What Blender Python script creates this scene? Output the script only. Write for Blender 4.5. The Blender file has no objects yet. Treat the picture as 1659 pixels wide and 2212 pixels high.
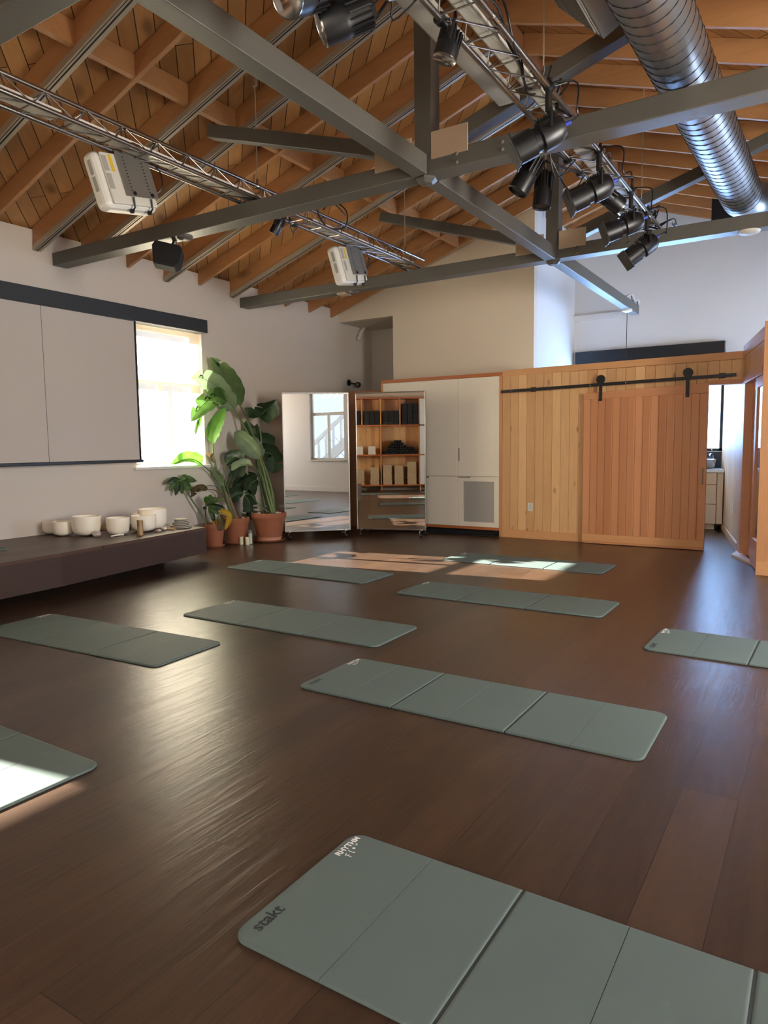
import bpy, math, random
from mathutils import Vector, Matrix, Euler
random.seed(7)
C = bpy.context.scene.collection
# ---------------------------------------------------------------- camera, world, light, exposure
F, CX, CY, H = 1513.2, 829.5, 1106.0, 1.33
YAW, PIT, ROL = math.radians(-32.268), math.radians(-5.4727), math.radians(-0.688)
_f = Vector((math.sin(YAW)*math.cos(PIT), math.cos(YAW)*math.cos(PIT), math.sin(PIT)))
_r = Vector((math.cos(YAW), -math.sin(YAW), 0)); _u = _r.cross(_f)
RIGHT = _r*math.cos(ROL)+_u*math.sin(ROL); UP = _u*math.cos(ROL)-_r*math.sin(ROL); FWD = _f
CAM = Vector((0, 0, H))
cd = bpy.data.cameras.new('camera'); cam = bpy.data.objects.new('camera', cd); C.objects.link(cam)
cd.sensor_fit = 'HORIZONTAL'; cd.sensor_width = 36; cd.lens = 36*F/1659; cd.clip_start = 0.02
cam.matrix_world = Matrix.Translation(CAM) @ Matrix((RIGHT, UP, -FWD)).transposed().to_4x4()
sc = bpy.context.scene; sc.camera = cam
vs = sc.view_settings; vs.view_transform = 'Standard'; vs.look = 'None'; vs.gamma = 1; vs.use_curve_mapping = False
vs.exposure = 1.68
SUN_E, SKY_E = 64.0, 0.6
w = bpy.data.worlds.new('sky'); sc.world = w; w.use_nodes = True
wn = w.node_tree; bg = wn.nodes['Background']; bg.inputs[0].default_value = (0.60, 0.76, 1.0, 1); bg.inputs[1].default_value = SKY_E
SUND = Vector((1, 0.145, -0.545)).normalized()
sl = bpy.data.lights.new('sun', 'SUN'); sl.energy = SUN_E; sl.angle = math.radians(0.6); sl.color = (1, 0.91, 0.78)
so = bpy.data.objects.new('sun', sl); C.objects.link(so); so.rotation_euler = SUND.to_track_quat('-Z', 'Y').to_euler(); so.location = (-12, 4, 8)
def area(name, loc, d, sx, sy, e, col=(0.75, 0.86, 1.0), portal=False):
    l = bpy.data.lights.new(name, 'AREA'); l.shape = 'RECTANGLE'; l.size = sx; l.size_y = sy; l.energy = e; l.color = col
    if portal: l.cycles.is_portal = True
    o = bpy.data.objects.new(name, l); C.objects.link(o); o.location = loc
    o.rotation_euler = Vector(d).to_track_quat('-Z', 'Y').to_euler(); return o
# fill lamps added right front and back, outside assumed window openings
area('fill_right_front', (2.30, 4.3, 1.95), (-1, 0, 0), 1.2, 1.9, 85, (1.0, 0.95, 0.88))
area('fill_back', (0.6, -2.3, 1.95), (0, 1, 0), 2.2, 1.9, 45, (1.0, 0.93, 0.85))
area('daylight_closet', (2.30, 10.25, 1.6), (-1, 0, 0), 1.8, 1.75, 75, (0.45, 0.66, 1.0))
area('portal_left', (-7.52, 6.26, 1.97), (1, 0, 0), 1.8, 1.25, 1, portal=True)
area('portal_left_rear', (-7.52, 0.37, 1.97), (1, 0, 0), 1.8, 1.25, 1, portal=True)
area('portal_right', (2.34, 1.6, 1.95), (-1, 0, 0), 2.0, 1.35, 1, portal=True)
area('daylight_far', (-2.55, 12.6, 1.95), (0, -1, 0), 2.2, 1.55, 150, (0.34, 0.58, 1.0))
cy = sc.cycles
cy.max_bounces = 9; cy.diffuse_bounces = 5; cy.glossy_bounces = 4; cy.transmission_bounces = 6; cy.transparent_max_bounces = 12
cy.sample_clamp_indirect = 3; cy.blur_glossy = .8; cy.caustics_reflective = False; cy.caustics_refractive = False
cy.use_denoising = True
try: cy.denoiser = 'OPENIMAGEDENOISE'
except Exception: pass

def ray(x, y): return FWD + RIGHT*((x-CX)/F) - UP*((y-CY)/F)
def atZ(x, y, z): d = ray(x, y); return CAM + d*((z-H)/d.z)
def atX(x, y, X): d = ray(x, y); return CAM + d*(X/d.x)
def atY(x, y, Y): d = ray(x, y); return CAM + d*(Y/d.y)
def atD(x, y, D): return CAM + ray(x, y)*D

# ---------------------------------------------------------------- materials
def S(v): return tuple((c/12.92 if c <= .04045 else ((c+.055)/1.055)**2.4) for c in v)
def rgb(r, g, b): return S((r/255, g/255, b/255))+(1,)
def newmat(name):
    m = bpy.data.materials.new(name); m.use_nodes = True
    nt = m.node_tree; return m, nt, nt.nodes['Principled BSDF']
def N(nt, t, **k):
    n = nt.nodes.new(t)
    for a, b in k.items(): setattr(n, a, b)
    return n
def plain(name, col, rough=.5, metal=0, var=.06, scale=6, bump=0, bscale=60, spec=.5, coat=0, trans=0):
    m, nt, p = newmat(name)
    p.inputs['Roughness'].default_value = rough; p.inputs['Metallic'].default_value = metal
    p.inputs['Specular IOR Level'].default_value = spec
    if coat: p.inputs['Coat Weight'].default_value = coat
    tc = N(nt, 'ShaderNodeTexCoord'); no = N(nt, 'ShaderNodeTexNoise'); no.inputs['Scale'].default_value = scale; no.inputs['Detail'].default_value = 4
    nt.links.new(tc.outputs['Object'], no.inputs['Vector'])
    mx = N(nt, 'ShaderNodeMix', data_type='RGBA')
    mx.inputs[6].default_value = tuple(max(0, c*(1-var)) for c in col[:3])+(1,)
    mx.inputs[7].default_value = tuple(min(1, c*(1+var)) for c in col[:3])+(1,)
    nt.links.new(no.outputs['Fac'], mx.inputs[0]); nt.links.new(mx.outputs[2], p.inputs['Base Color'])
    if bump:
        n2 = N(nt, 'ShaderNodeTexNoise'); n2.inputs['Scale'].default_value = bscale; n2.inputs['Detail'].default_value = 3
        nt.links.new(tc.outputs['Object'], n2.inputs['Vector'])
        b = N(nt, 'ShaderNodeBump'); b.inputs['Strength'].default_value = bump; b.inputs['Distance'].default_value = .01
        nt.links.new(n2.outputs['Fac'], b.inputs['Height']); nt.links.new(b.outputs['Normal'], p.inputs['Normal'])
    return m
def wood(name, cA, cB, la=1, wa=0, rot=0, pw=.2, pl=1.8, gap=.003, gapc=.25, rough=.5, var=.35, gscale=9, stretch=14, bump=.15, knots=0, spec=.5, rvar=0, offs=.37, shift=(0, 0), gtone=.55):
    """boards pw wide and pl long; la / wa are the axes along and across the boards"""
    m, nt, p = newmat(name); L = nt.links
    p.inputs['Specular IOR Level'].default_value = spec
    tc = N(nt, 'ShaderNodeTexCoord'); mp = N(nt, 'ShaderNodeMapping'); mp.inputs['Rotation'].default_value = (0, 0, rot)
    L.new(tc.outputs['Object'], mp.inputs['Vector'])
    sp = N(nt, 'ShaderNodeSeparateXYZ'); L.new(mp.outputs[0], sp.inputs[0])
    ta = ({0, 1, 2}-{la, wa}).pop()
    cb = N(nt, 'ShaderNodeCombineXYZ'); L.new(sp.outputs[la], cb.inputs[0]); L.new(sp.outputs[wa], cb.inputs[1])
    cs = N(nt, 'ShaderNodeVectorMath', operation='ADD'); cs.inputs[1].default_value = (shift[0]+50*pl, shift[1]+60*pw, 0); L.new(cb.outputs[0], cs.inputs[0])
    br = N(nt, 'ShaderNodeTexBrick'); br.offset = offs; br.offset_frequency = 2; br.squash = 1
    br.inputs['Color1'].default_value = (0, 0, 0, 1); br.inputs['Color2'].default_value = (1, 1, 1, 1); br.inputs['Mortar'].default_value = (.5, .5, .5, 1)
    br.inputs['Scale'].default_value = 1; br.inputs['Mortar Size'].default_value = gap; br.inputs['Mortar Smooth'].default_value = .1
    br.inputs['Brick Width'].default_value = pl; br.inputs['Row Height'].default_value = pw
    L.new(cs.outputs[0], br.inputs['Vector'])
    # grain, shifted per board
    c3 = N(nt, 'ShaderNodeCombineXYZ'); L.new(sp.outputs[la], c3.inputs[0]); L.new(sp.outputs[wa], c3.inputs[1])
    mz = N(nt, 'ShaderNodeMath', operation='MULTIPLY_ADD'); mz.inputs[1].default_value = 7.3; L.new(br.outputs['Color'], mz.inputs[0]); L.new(sp.outputs[ta], mz.inputs[2]); L.new(mz.outputs[0], c3.inputs[2])
    sc_ = N(nt, 'ShaderNodeVectorMath', operation='MULTIPLY'); sc_.inputs[1].default_value = (1, stretch, 1 if ta is None else stretch*.6); L.new(c3.outputs[0], sc_.inputs[0])
    g = N(nt, 'ShaderNodeTexNoise'); g.inputs['Scale'].default_value = gscale*.28; g.inputs['Detail'].default_value = 6; g.inputs['Roughness'].default_value = .62; g.inputs['Distortion'].default_value = .9
    L.new(sc_.outputs[0], g.inputs['Vector'])
    big = N(nt, 'ShaderNodeTexNoise'); big.inputs['Scale'].default_value = 1.3; big.inputs['Detail'].default_value = 3; L.new(c3.outputs[0], big.inputs['Vector'])
    # tone = board*var + grain*gtone + big
    a1 = N(nt, 'ShaderNodeMath', operation='MULTIPLY_ADD'); a1.inputs[1].default_value = var; a1.inputs[2].default_value = .5-var/2-gtone/2-.1; L.new(br.outputs['Color'], a1.inputs[0])
    a2 = N(nt, 'ShaderNodeMath', operation='MULTIPLY_ADD'); a2.inputs[1].default_value = gtone; L.new(g.outputs['Fac'], a2.inputs[0]); L.new(a1.outputs[0], a2.inputs[2])
    a3 = N(nt, 'ShaderNodeMath', operation='MULTIPLY_ADD', use_clamp=True); a3.inputs[1].default_value = .2; L.new(big.outputs['Fac'], a3.inputs[0]); L.new(a2.outputs[0], a3.inputs[2])
    mx = N(nt, 'ShaderNodeMix', data_type='RGBA'); mx.inputs[6].default_value = cA; mx.inputs[7].default_value = cB; L.new(a3.outputs[0], mx.inputs[0])
    out = mx.outputs[2]
    if knots:
        vo = N(nt, 'ShaderNodeTexVoronoi'); vo.inputs['Scale'].default_value = knots
        v2 = N(nt, 'ShaderNodeVectorMath', operation='MULTIPLY'); v2.inputs[1].default_value = (.8, 1.5, 1); L.new(c3.outputs[0], v2.inputs[0]); L.new(v2.outputs[0], vo.inputs['Vector'])
        rp = N(nt, 'ShaderNodeMapRange'); rp.inputs[1].default_value = .05; rp.inputs[2].default_value = .16; rp.inputs[3].default_value = .6; rp.inputs[4].default_value = 0; L.new(vo.outputs['Distance'], rp.inputs[0])
        mk = N(nt, 'ShaderNodeMix', data_type='RGBA'); L.new(rp.outputs[0], mk.inputs[0]); L.new(out, mk.inputs[6]); mk.inputs[7].default_value = tuple(c*.35 for c in cA[:3])+(1,); out = mk.outputs[2]
    if gap:
        mg = N(nt, 'ShaderNodeMix', data_type='RGBA'); L.new(br.outputs['Fac'], mg.inputs[0]); L.new(out, mg.inputs[6]); mg.inputs[7].default_value = tuple(c*gapc for c in cA[:3])+(1,); out = mg.outputs[2]
    L.new(out, p.inputs['Base Color'])
    if rvar:
        rn = N(nt, 'ShaderNodeTexNoise'); rn.inputs['Scale'].default_value = 2.2; rn.inputs['Detail'].default_value = 5; L.new(c3.outputs[0], rn.inputs['Vector'])
        rr = N(nt, 'ShaderNodeMath', operation='MULTIPLY_ADD'); rr.inputs[1].default_value = rvar; rr.inputs[2].default_value = rough-rvar/2; L.new(rn.outputs['Fac'], rr.inputs[0]); L.new(rr.outputs[0], p.inputs['Roughness'])
    else: p.inputs['Roughness'].default_value = rough
    hb = N(nt, 'ShaderNodeMath', operation='MULTIPLY_ADD'); hb.inputs[1].default_value = -1.5; L.new(br.outputs['Fac'], hb.inputs[0]); L.new(g.outputs['Fac'], hb.inputs[2])
    b = N(nt, 'ShaderNodeBump'); b.inputs['Strength'].default_value = bump; b.inputs['Distance'].default_value = .004
    L.new(hb.outputs[0] if gap else g.outputs['Fac'], b.inputs['Height']); L.new(b.outputs['Normal'], p.inputs['Normal'])
    return m
M = {}
M['floor'] = wood('dark_oak_floor', rgb(34, 25, 19), rgb(84, 63, 49), la=1, wa=0, pw=.194, pl=1.9, gap=.0012, gapc=.5, rough=.305, var=.30, gscale=10, stretch=9, bump=.42, rvar=.05, spec=.5, shift=(.3, .03), gtone=.75)
M['stage'] = wood('dark_stage_boards', rgb(46, 31, 23), rgb(88, 62, 48), la=1, wa=0, pw=.19, pl=2.2, gap=.002, gapc=.5, rough=.42, var=.2, bump=.2, rvar=.15)
M['stageface'] = wood('dark_stage_front', rgb(40, 26, 20), rgb(66, 44, 33), la=1, wa=2, pw=.4, pl=2.4, gap=.001, gapc=.6, rough=.5, var=.12, bump=.1)
M['wall'] = plain('white_plaster', rgb(208, 199, 188), .75, var=.03, scale=1.2, bump=.25, bscale=7)
M['wallwhite'] = plain('white_drywall', rgb(224, 222, 220), .7, var=.02, scale=1.5, bump=.05, bscale=80)
M['cream'] = plain('cream_drywall', rgb(226, 214, 194), .7, var=.02, scale=1.5, bump=.05, bscale=80)
M['deckL'] = wood('diagonal_roof_boards', rgb(126, 82, 46), rgb(214, 162, 104), la=0, wa=1, rot=math.radians(45), pw=.138, pl=2.6, gap=.004, gapc=.12, rough=.6, var=.40, gscale=7, stretch=8, bump=.2, knots=1.6, gtone=.5)
M['deckR'] = wood('diagonal_roof_boards_right', rgb(122, 78, 42), rgb(206, 150, 92), la=0, wa=1, rot=math.radians(-45), pw=.138, pl=2.6, gap=.004, gapc=.12, rough=.6, var=.40, gscale=7, stretch=8, bump=.2, knots=1.6, gtone=.5)
M['rafter'] = wood('fir_rafter', rgb(146, 98, 58), rgb(206, 154, 104), la=0, wa=2, pw=3, pl=30, gap=0, rough=.5, var=0, gscale=8, stretch=13, bump=.08, knots=1.1)
M['ridge'] = wood('fir_ridge', rgb(140, 92, 62), rgb(178, 128, 92), la=1, wa=2, pw=3, pl=30, gap=0, rough=.55, var=0, gscale=8, stretch=13, bump=.08)
M['cedar'] = wood('knotty_cedar_boards', rgb(186, 132, 82), rgb(236, 192, 138), la=2, wa=0, pw=2.633/22, pl=9, gap=0, rough=.48, var=.62, gscale=9, stretch=14, bump=.12, knots=3.4, shift=(1, 3.883 % (2.633/22)))
M['cedarY'] = wood('knotty_cedar_boards_side', rgb(176, 122, 76), rgb(226, 176, 122), la=2, wa=1, pw=.1185, pl=9, gap=.0022, gapc=.3, rough=.48, var=.42, gscale=9, stretch=14, bump=.12, knots=3.0, shift=(1, .04))
M['trimX'] = wood('cedar_trim', rgb(196, 138, 88), rgb(226, 172, 120), la=0, wa=2, pw=3, pl=30, gap=0, rough=.45, var=0, bump=.06)
M['trimY'] = wood('cedar_trim_y', rgb(184, 126, 80), rgb(216, 162, 110), la=1, wa=2, pw=3, pl=30, gap=0, rough=.45, var=0, bump=.06)
M['trimZ'] = wood('cedar_trim_z', rgb(184, 124, 80), rgb(214, 158, 106), la=2, wa=0, pw=3, pl=30, gap=0, rough=.45, var=0, bump=.06)
M['door'] = wood('clear_cedar_door', rgb(170, 108, 68), rgb(216, 152, 106), la=2, wa=0, pw=1.49/16, pl=9, gap=0, rough=.45, var=.7, gscale=9, stretch=16, bump=.08, shift=(1, 2.712 % (1.49/16)), gtone=.4)
M['doorX'] = wood('clear_cedar_rail', rgb(186, 122, 80), rgb(216, 154, 108), la=0, wa=2, pw=3, pl=30, gap=0, rough=.45, var=0, bump=.06)
M['ply'] = wood('orange_ply_edge', rgb(158, 84, 40), rgb(190, 112, 62), la=0, wa=2, pw=3, pl=30, gap=0, rough=.45, var=0, bump=.03)
M['maple'] = wood('pale_maple', rgb(196, 172, 146), rgb(222, 202, 178), la=2, wa=0, pw=3, pl=30, gap=0, rough=.5, var=0, bump=.03)
M['cab'] = plain('cream_laminate', rgb(232, 222, 204), .38, var=.015)
M['cabw'] = plain('white_laminate', rgb(232, 234, 236), .3, var=.015)
M['steelgray'] = plain('grey_painted_timber', rgb(88, 86, 80), .42, var=.06, scale=3, bump=.12, bscale=25)
M['alu'] = plain('aluminium_tube', rgb(168, 164, 160), .28, metal=1, var=.05)
M['duct'] = plain('galvanised_duct', rgb(158, 162, 168), .38, metal=1, var=.06, scale=3)
M['seam'] = plain('dark_seam', rgb(40, 42, 46), .5, metal=.5)
M['black'] = plain('black_metal', rgb(20, 20, 22), .38, var=.1)
M['blackmatte'] = plain('black_matte', rgb(14, 15, 18), .7, var=.1)
M['charcoal'] = plain('charcoal_cassette', rgb(40, 44, 48), .55, var=.05)
M['screen'] = plain('grey_projection_fabric', rgb(196, 188, 180), .8, var=.01)
M['rail'] = plain('grey_strut_channel', rgb(172, 160, 142), .45, metal=.3, var=.04)
M['slot'] = plain('dark_slot', rgb(28, 26, 24), .8)
M['mat'] = plain('sage_mat_foam', rgb(87, 102, 100), .62, var=.05, scale=1.6, bump=.06, bscale=500, spec=.4)
M['matseam'] = plain('dark_mat_hinge', rgb(40, 48, 52), .7)
M['ink'] = plain('dark_grey_ink', rgb(34, 40, 42), .6)
M['inkw'] = plain('white_ink', rgb(236, 236, 236), .6)
M['bowl'] = plain('frosted_quartz', rgb(248, 240, 222), .45, var=.02)
M['terra'] = plain('terracotta', rgb(150, 90, 62), .75, var=.12, scale=12, bump=.1, bscale=120)
M['terralt'] = plain('terracotta_lime', rgb(196, 146, 120), .8, var=.1)
M['soil'] = plain('soil', rgb(50, 36, 26), .95)
M['pebble'] = plain('white_pebble', rgb(226, 216, 204), .7, var=.1, scale=20)
M['wax'] = plain('ivory_wax', rgb(226, 222, 190), .5)
M['bark'] = plain('dry_sheath', rgb(120, 96, 70), .8, var=.3, scale=30)
M['stem'] = plain('green_stem', rgb(92, 112, 62), .5, var=.25, scale=12)
M['stemd'] = plain('dark_green_stem', rgb(66, 84, 52), .5, var=.25, scale=12)
M['white'] = plain('white_plastic', rgb(222, 220, 212), .4, var=.02)
M['offw'] = plain('off_white_plastic', rgb(206, 202, 190), .45, var=.02)
M['plate'] = plain('zinc_plate', rgb(150, 146, 138), .45, metal=.8)
M['tan'] = plain('tan_panel', rgb(168, 146, 122), .6)
M['yellow'] = plain('yellow_sticker', rgb(214, 174, 50), .5)
M['chrome'] = plain('chrome', rgb(200, 200, 200), .15, metal=1)
M['cork'] = plain('olive_tin', rgb(150, 124, 84), .5, metal=.3)
M['blanket'] = plain('woven_blanket', rgb(196, 172, 142), .9, var=.1, scale=30)
M['bin'] = plain('white_bin', rgb(214, 208, 200), .6)
M['blue'] = plain('blue_connector', rgb(40, 60, 160), .5)
M['mesh'] = plain('grey_mesh', rgb(160, 156, 148), .6, var=.02)
M['tile'] = wood('black_tile', rgb(26, 34, 44), rgb(40, 50, 62), la=0, wa=2, pw=.075, pl=.15, gap=.004, gapc=2.2, rough=.25, var=.2, bump=.05, offs=.5)
M['counter'] = plain('white_counter', rgb(220, 226, 232), .3)
M['stairw'] = plain('white_painted_stair', rgb(226, 228, 230), .6)
M['ground'] = plain('pale_ground', rgb(104, 98, 88), .9)
M['shell'] = plain('shell', rgb(206, 184, 164), .5, var=.3, scale=60)
M['flint'] = plain('raw_crystal', rgb(196, 182, 176), .3, var=.3, scale=50)
M['drift'] = wood('driftwood', rgb(150, 112, 76), rgb(206, 172, 130), la=1, wa=2, pw=3, pl=9, gap=0, rough=.8, var=0)
M['stone'] = plain('grey_stone_disc', rgb(172, 166, 150), .7, var=.1, scale=40)
M['stoned'] = plain('dark_felt', rgb(48, 44, 42), .9)
def mirror_mat():
    m, nt, p = newmat('mirror'); p.inputs['Base Color'].default_value = (.88, .9, .89, 1); p.inputs['Metallic'].default_value = 1; p.inputs['Roughness'].default_value = .012
    return m
M['mirror'] = mirror_mat()
def glass_mat(name, tint=(.97, .98, .98, 1), fac=.08):
    m, nt, p = newmat(name); nt.nodes.remove(p)
    t = N(nt, 'ShaderNodeBsdfTransparent'); t.inputs[0].default_value = tint
    g = N(nt, 'ShaderNodeBsdfGlossy'); g.inputs['Roughness'].default_value = .02
    lw = N(nt, 'ShaderNodeLayerWeight'); lw.inputs[0].default_value = .5; pw_ = N(nt, 'ShaderNodeMath', operation='POWER'); pw_.inputs[1].default_value = 4; nt.links.new(lw.outputs['Facing'], pw_.inputs[0]); fr = N(nt, 'ShaderNodeMath', operation='MULTIPLY_ADD'); fr.inputs[1].default_value = .6; fr.inputs[2].default_value = .05; nt.links.new(pw_.outputs[0], fr.inputs[0])
    mx = N(nt, 'ShaderNodeMixShader'); nt.links.new(fr.outputs[0], mx.inputs[0]); nt.links.new(t.outputs[0], mx.inputs[1]); nt.links.new(g.outputs[0], mx.inputs[2])
    nt.links.new(mx.outputs[0], nt.nodes['Material Output'].inputs[0]); return m
M['glass'] = glass_mat('clear_glass')
def shade_mat(name, col, op, tr=.75):
    m, nt, p = newmat(name); nt.nodes.remove(p)
    t = N(nt, 'ShaderNodeBsdfTransparent'); l = N(nt, 'ShaderNodeBsdfTranslucent'); l.inputs[0].default_value = col
    d = N(nt, 'ShaderNodeBsdfDiffuse'); d.inputs[0].default_value = col
    m1 = N(nt, 'ShaderNodeMixShader'); m1.inputs[0].default_value = 1-tr; nt.links.new(l.outputs[0], m1.inputs[1]); nt.links.new(d.outputs[0], m1.inputs[2])
    m2 = N(nt, 'ShaderNodeMixShader'); m2.inputs[0].default_value = 1-op; nt.links.new(t.outputs[0], m2.inputs[1]); nt.links.new(m1.outputs[0], m2.inputs[2])
    nt.links.new(m2.outputs[0], nt.nodes['Material Output'].inputs[0]); return m
M['shade'] = shade_mat('sheer_sun_shade', (.46, .43, .36, 1), .28)
M['frost'] = shade_mat('frosted_pane', (.80, .90, 1, 1), .25, .9)
def leaf_mat(name, c1, c2, trans=.35, rough=.38):
    m, nt, p = newmat(name); L = nt.links
    tc = N(nt, 'ShaderNodeTexCoord')
    wv = N(nt, 'ShaderNodeTexWave'); wv.bands_direction = 'X'; wv.inputs['Scale'].default_value = 9; wv.inputs['Distortion'].default_value = .6; wv.inputs['Detail'].default_value = 1
    L.new(tc.outputs['UV'], wv.inputs['Vector'])
    no = N(nt, 'ShaderNodeTexNoise'); no.inputs['Scale'].default_value = 9; L.new(tc.outputs['Object'], no.inputs['Vector'])
    ad = N(nt, 'ShaderNodeMath', operation='MULTIPLY_ADD'); ad.inputs[1].default_value = .35; L.new(wv.outputs['Fac'], ad.inputs[0]); L.new(no.outputs['Fac'], ad.inputs[2])
    sb = N(nt, 'ShaderNodeMath', operation='SUBTRACT', use_clamp=True); sb.inputs[1].default_value = .2; L.new(ad.outputs[0], sb.inputs[0])
    mx = N(nt, 'ShaderNodeMix', data_type='RGBA'); mx.inputs[6].default_value = c1; mx.inputs[7].default_value = c2; L.new(sb.outputs[0], mx.inputs[0])
    L.new(mx.outputs[2], p.inputs['Base Color']); p.inputs['Roughness'].default_value = rough
    b = N(nt, 'ShaderNodeBump'); b.inputs['Strength'].default_value = .35; b.inputs['Distance'].default_value = .004; L.new(wv.outputs['Fac'], b.inputs['Height']); L.new(b.outputs['Normal'], p.inputs['Normal'])
    t = N(nt, 'ShaderNodeBsdfTranslucent'); L.new(mx.outputs[2], t.inputs[0])
    ms = N(nt, 'ShaderNodeMixShader'); ms.inputs[0].default_value = trans; L.new(p.outputs[0], ms.inputs[1]); L.new(t.outputs[0], ms.inputs[2])
    L.new(ms.outputs[0], nt.nodes['Material Output'].inputs[0]); return m
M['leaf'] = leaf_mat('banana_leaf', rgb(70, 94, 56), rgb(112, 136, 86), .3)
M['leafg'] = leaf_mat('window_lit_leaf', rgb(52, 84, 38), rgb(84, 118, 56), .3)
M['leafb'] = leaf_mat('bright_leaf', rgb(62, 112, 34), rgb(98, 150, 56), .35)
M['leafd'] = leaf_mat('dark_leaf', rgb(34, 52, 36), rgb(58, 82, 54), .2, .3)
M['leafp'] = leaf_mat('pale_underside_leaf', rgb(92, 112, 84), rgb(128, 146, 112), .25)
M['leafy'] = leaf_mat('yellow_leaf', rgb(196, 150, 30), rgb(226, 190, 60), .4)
M['leafbr'] = leaf_mat('withered_leaf', rgb(74, 58, 36), rgb(116, 98, 66), .2)

# ---------------------------------------------------------------- mesh helpers
def V(*a): return Vector(a)
class MB:
    def __init__(s): s.v = []; s.f = []; s.uv = None
    def add(s, vs, fs):
        o = len(s.v); s.v += [Vector(p) for p in vs]; s.f += [tuple(i+o for i in f) for f in fs]; return s
    def box(s, x0, x1, y0, y1, z0, z1):
        return s.add([(x0,y0,z0),(x1,y0,z0),(x1,y1,z0),(x0,y1,z0),(x0,y0,z1),(x1,y0,z1),(x1,y1,z1),(x0,y1,z1)], [(3,2,1,0),(4,5,6,7),(0,1,5,4),(1,2,6,5),(2,3,7,6),(3,0,4,7)])
    def ob(s, c, a, b, d):
        c, a, b, d = Vector(c), Vector(a), Vector(b), Vector(d)
        if a.cross(b).dot(d) < 0: a = -a
        P = [c-a-b-d, c+a-b-d, c+a+b-d, c-a+b-d, c-a-b+d, c+a-b+d, c+a+b+d, c-a+b+d]
        return s.add(P, [(3,2,1,0),(4,5,6,7),(0,1,5,4),(1,2,6,5),(2,3,7,6),(3,0,4,7)])
    def beam(s, p0, p1, w, h, up=(0, 0, 1)):
        p0, p1 = Vector(p0), Vector(p1); t = (p1-p0).normalized(); sd = t.cross(Vector(up)).normalized(); u = sd.cross(t)
        return s.ob((p0+p1)/2, (p1-p0)/2, sd*(w/2), u*(h/2))
    def prism(s, poly, ext):
        n = len(poly); e = Vector(ext); P = [Vector(p) for p in poly]
        nn = Vector((0, 0, 0))
        for i in range(n): nn += P[i].cross(P[(i+1) % n])
        if nn.dot(e) > 0: P = P[::-1]
        return s.add(P+[p+e for p in P], [tuple(range(n)), tuple(range(2*n-1, n-1, -1))]+[(i, i+n, (i+1) % n+n, (i+1) % n) for i in range(n)])
    def tube(s, pts, r, n=8, caps=True):
        pts = [Vector(p) for p in pts]; m = len(pts); R = r if isinstance(r, (list, tuple)) else [r]*m
        T = [(pts[min(i+1, m-1)]-pts[max(i-1, 0)]).normalized() for i in range(m)]
        a = T[0].orthogonal().normalized(); o = len(s.v)
        for i in range(m):
            a = (a-T[i]*a.dot(T[i])).normalized(); b = T[i].cross(a)
            for k in range(n):
                q = 2*math.pi*k/n; s.v.append(pts[i]+(a*math.cos(q)+b*math.sin(q))*R[i])
        for i in range(m-1):
            for k in range(n):
                s.f.append((o+i*n+k, o+i*n+(k+1) % n, o+(i+1)*n+(k+1) % n, o+(i+1)*n+k))
        if caps: s.f.append(tuple(o+k for k in range(n))[::-1]); s.f.append(tuple(o+(m-1)*n+k for k in range(n)))
        return s
    def lathe(s, prof, c=(0, 0, 0), ax=(0, 0, 1), n=32):
        ax = Vector(ax).normalized(); a = ax.orthogonal().normalized(); b = ax.cross(a); c = Vector(c); o = len(s.v); m = len(prof)
        for r, z in prof:
            for k in range(n):
                q = 2*math.pi*k/n; s.v.append(c+ax*z+(a*math.cos(q)+b*math.sin(q))*max(r, 1e-4))
        for i in range(m-1):
            for k in range(n): s.f.append((o+i*n+k, o+i*n+(k+1) % n, o+(i+1)*n+(k+1) % n, o+(i+1)*n+k))
        if prof[0][0] > 1e-3: s.f.append(tuple(o+k for k in range(n))[::-1])
        if prof[-1][0] > 1e-3 : s.f.append(tuple(o+(m-1)*n+k for k in range(n)))
        return s
    def build(s, name, mat, parent=None, smooth=0, bevel=0, seg=2):
        me = bpy.data.meshes.new(name); off = Vector((0, 0, 0)); q = parent
        while q is not None: off += q.location; q = q.parent
        me.from_pydata([tuple(v-off) for v in s.v], [], s.f); me.validate(); me.materials.append(mat)
        if s.uv:
            ul = me.uv_layers.new(name='uv')
            for lp in me.loops: ul.data[lp.index].uv = s.uv[lp.vertex_index]
        if smooth:
            me.shade_smooth(); me.set_sharp_from_angle(angle=math.radians(smooth))
        me.update()
        o = bpy.data.objects.new(name, me); C.objects.link(o); o.parent = parent
        if bevel:
            bv = o.modifiers.new('bevel', 'BEVEL'); bv.width = bevel; bv.segments = seg; bv.limit_method = 'ANGLE'; bv.angle_limit = math.radians(40)
        return o
def bez(pts, n=16):
    """Catmull-Rom through the points"""
    P = [Vector(p) for p in pts]; P = [2*P[0]-P[1]]+P+[2*P[-1]-P[-2]]; out = []; segs = len(P)-3
    per = max(2, n//segs)
    for i in range(segs):
        for k in range(per):
            t = k/per; a, b, c, d = P[i:i+4]
            out.append(.5*((2*b)+(c-a)*t+(2*a-5*b+4*c-d)*t*t+(3*b-a-3*c+d)*t**3))
    out.append(P[-2]); return out
def tag(o, label=None, cat=None, group=None, kind=None):
    if label: o['label'] = label
    if cat: o['category'] = cat
    if group: o['group'] = group
    if kind: o['kind'] = kind
    return o
def thing(name, loc, label, cat, group=None):
    o = bpy.data.objects.new(name, None); o.empty_display_size = .1; C.objects.link(o); o.location = loc; return tag(o, label, cat, group)
def dup(o, parent=None):
    c = o.copy(); C.objects.link(c); c.parent = parent
    for ch in list(o.children): dup(ch, c)
    return c
def struct(o): o['kind'] = 'structure'; return o
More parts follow.
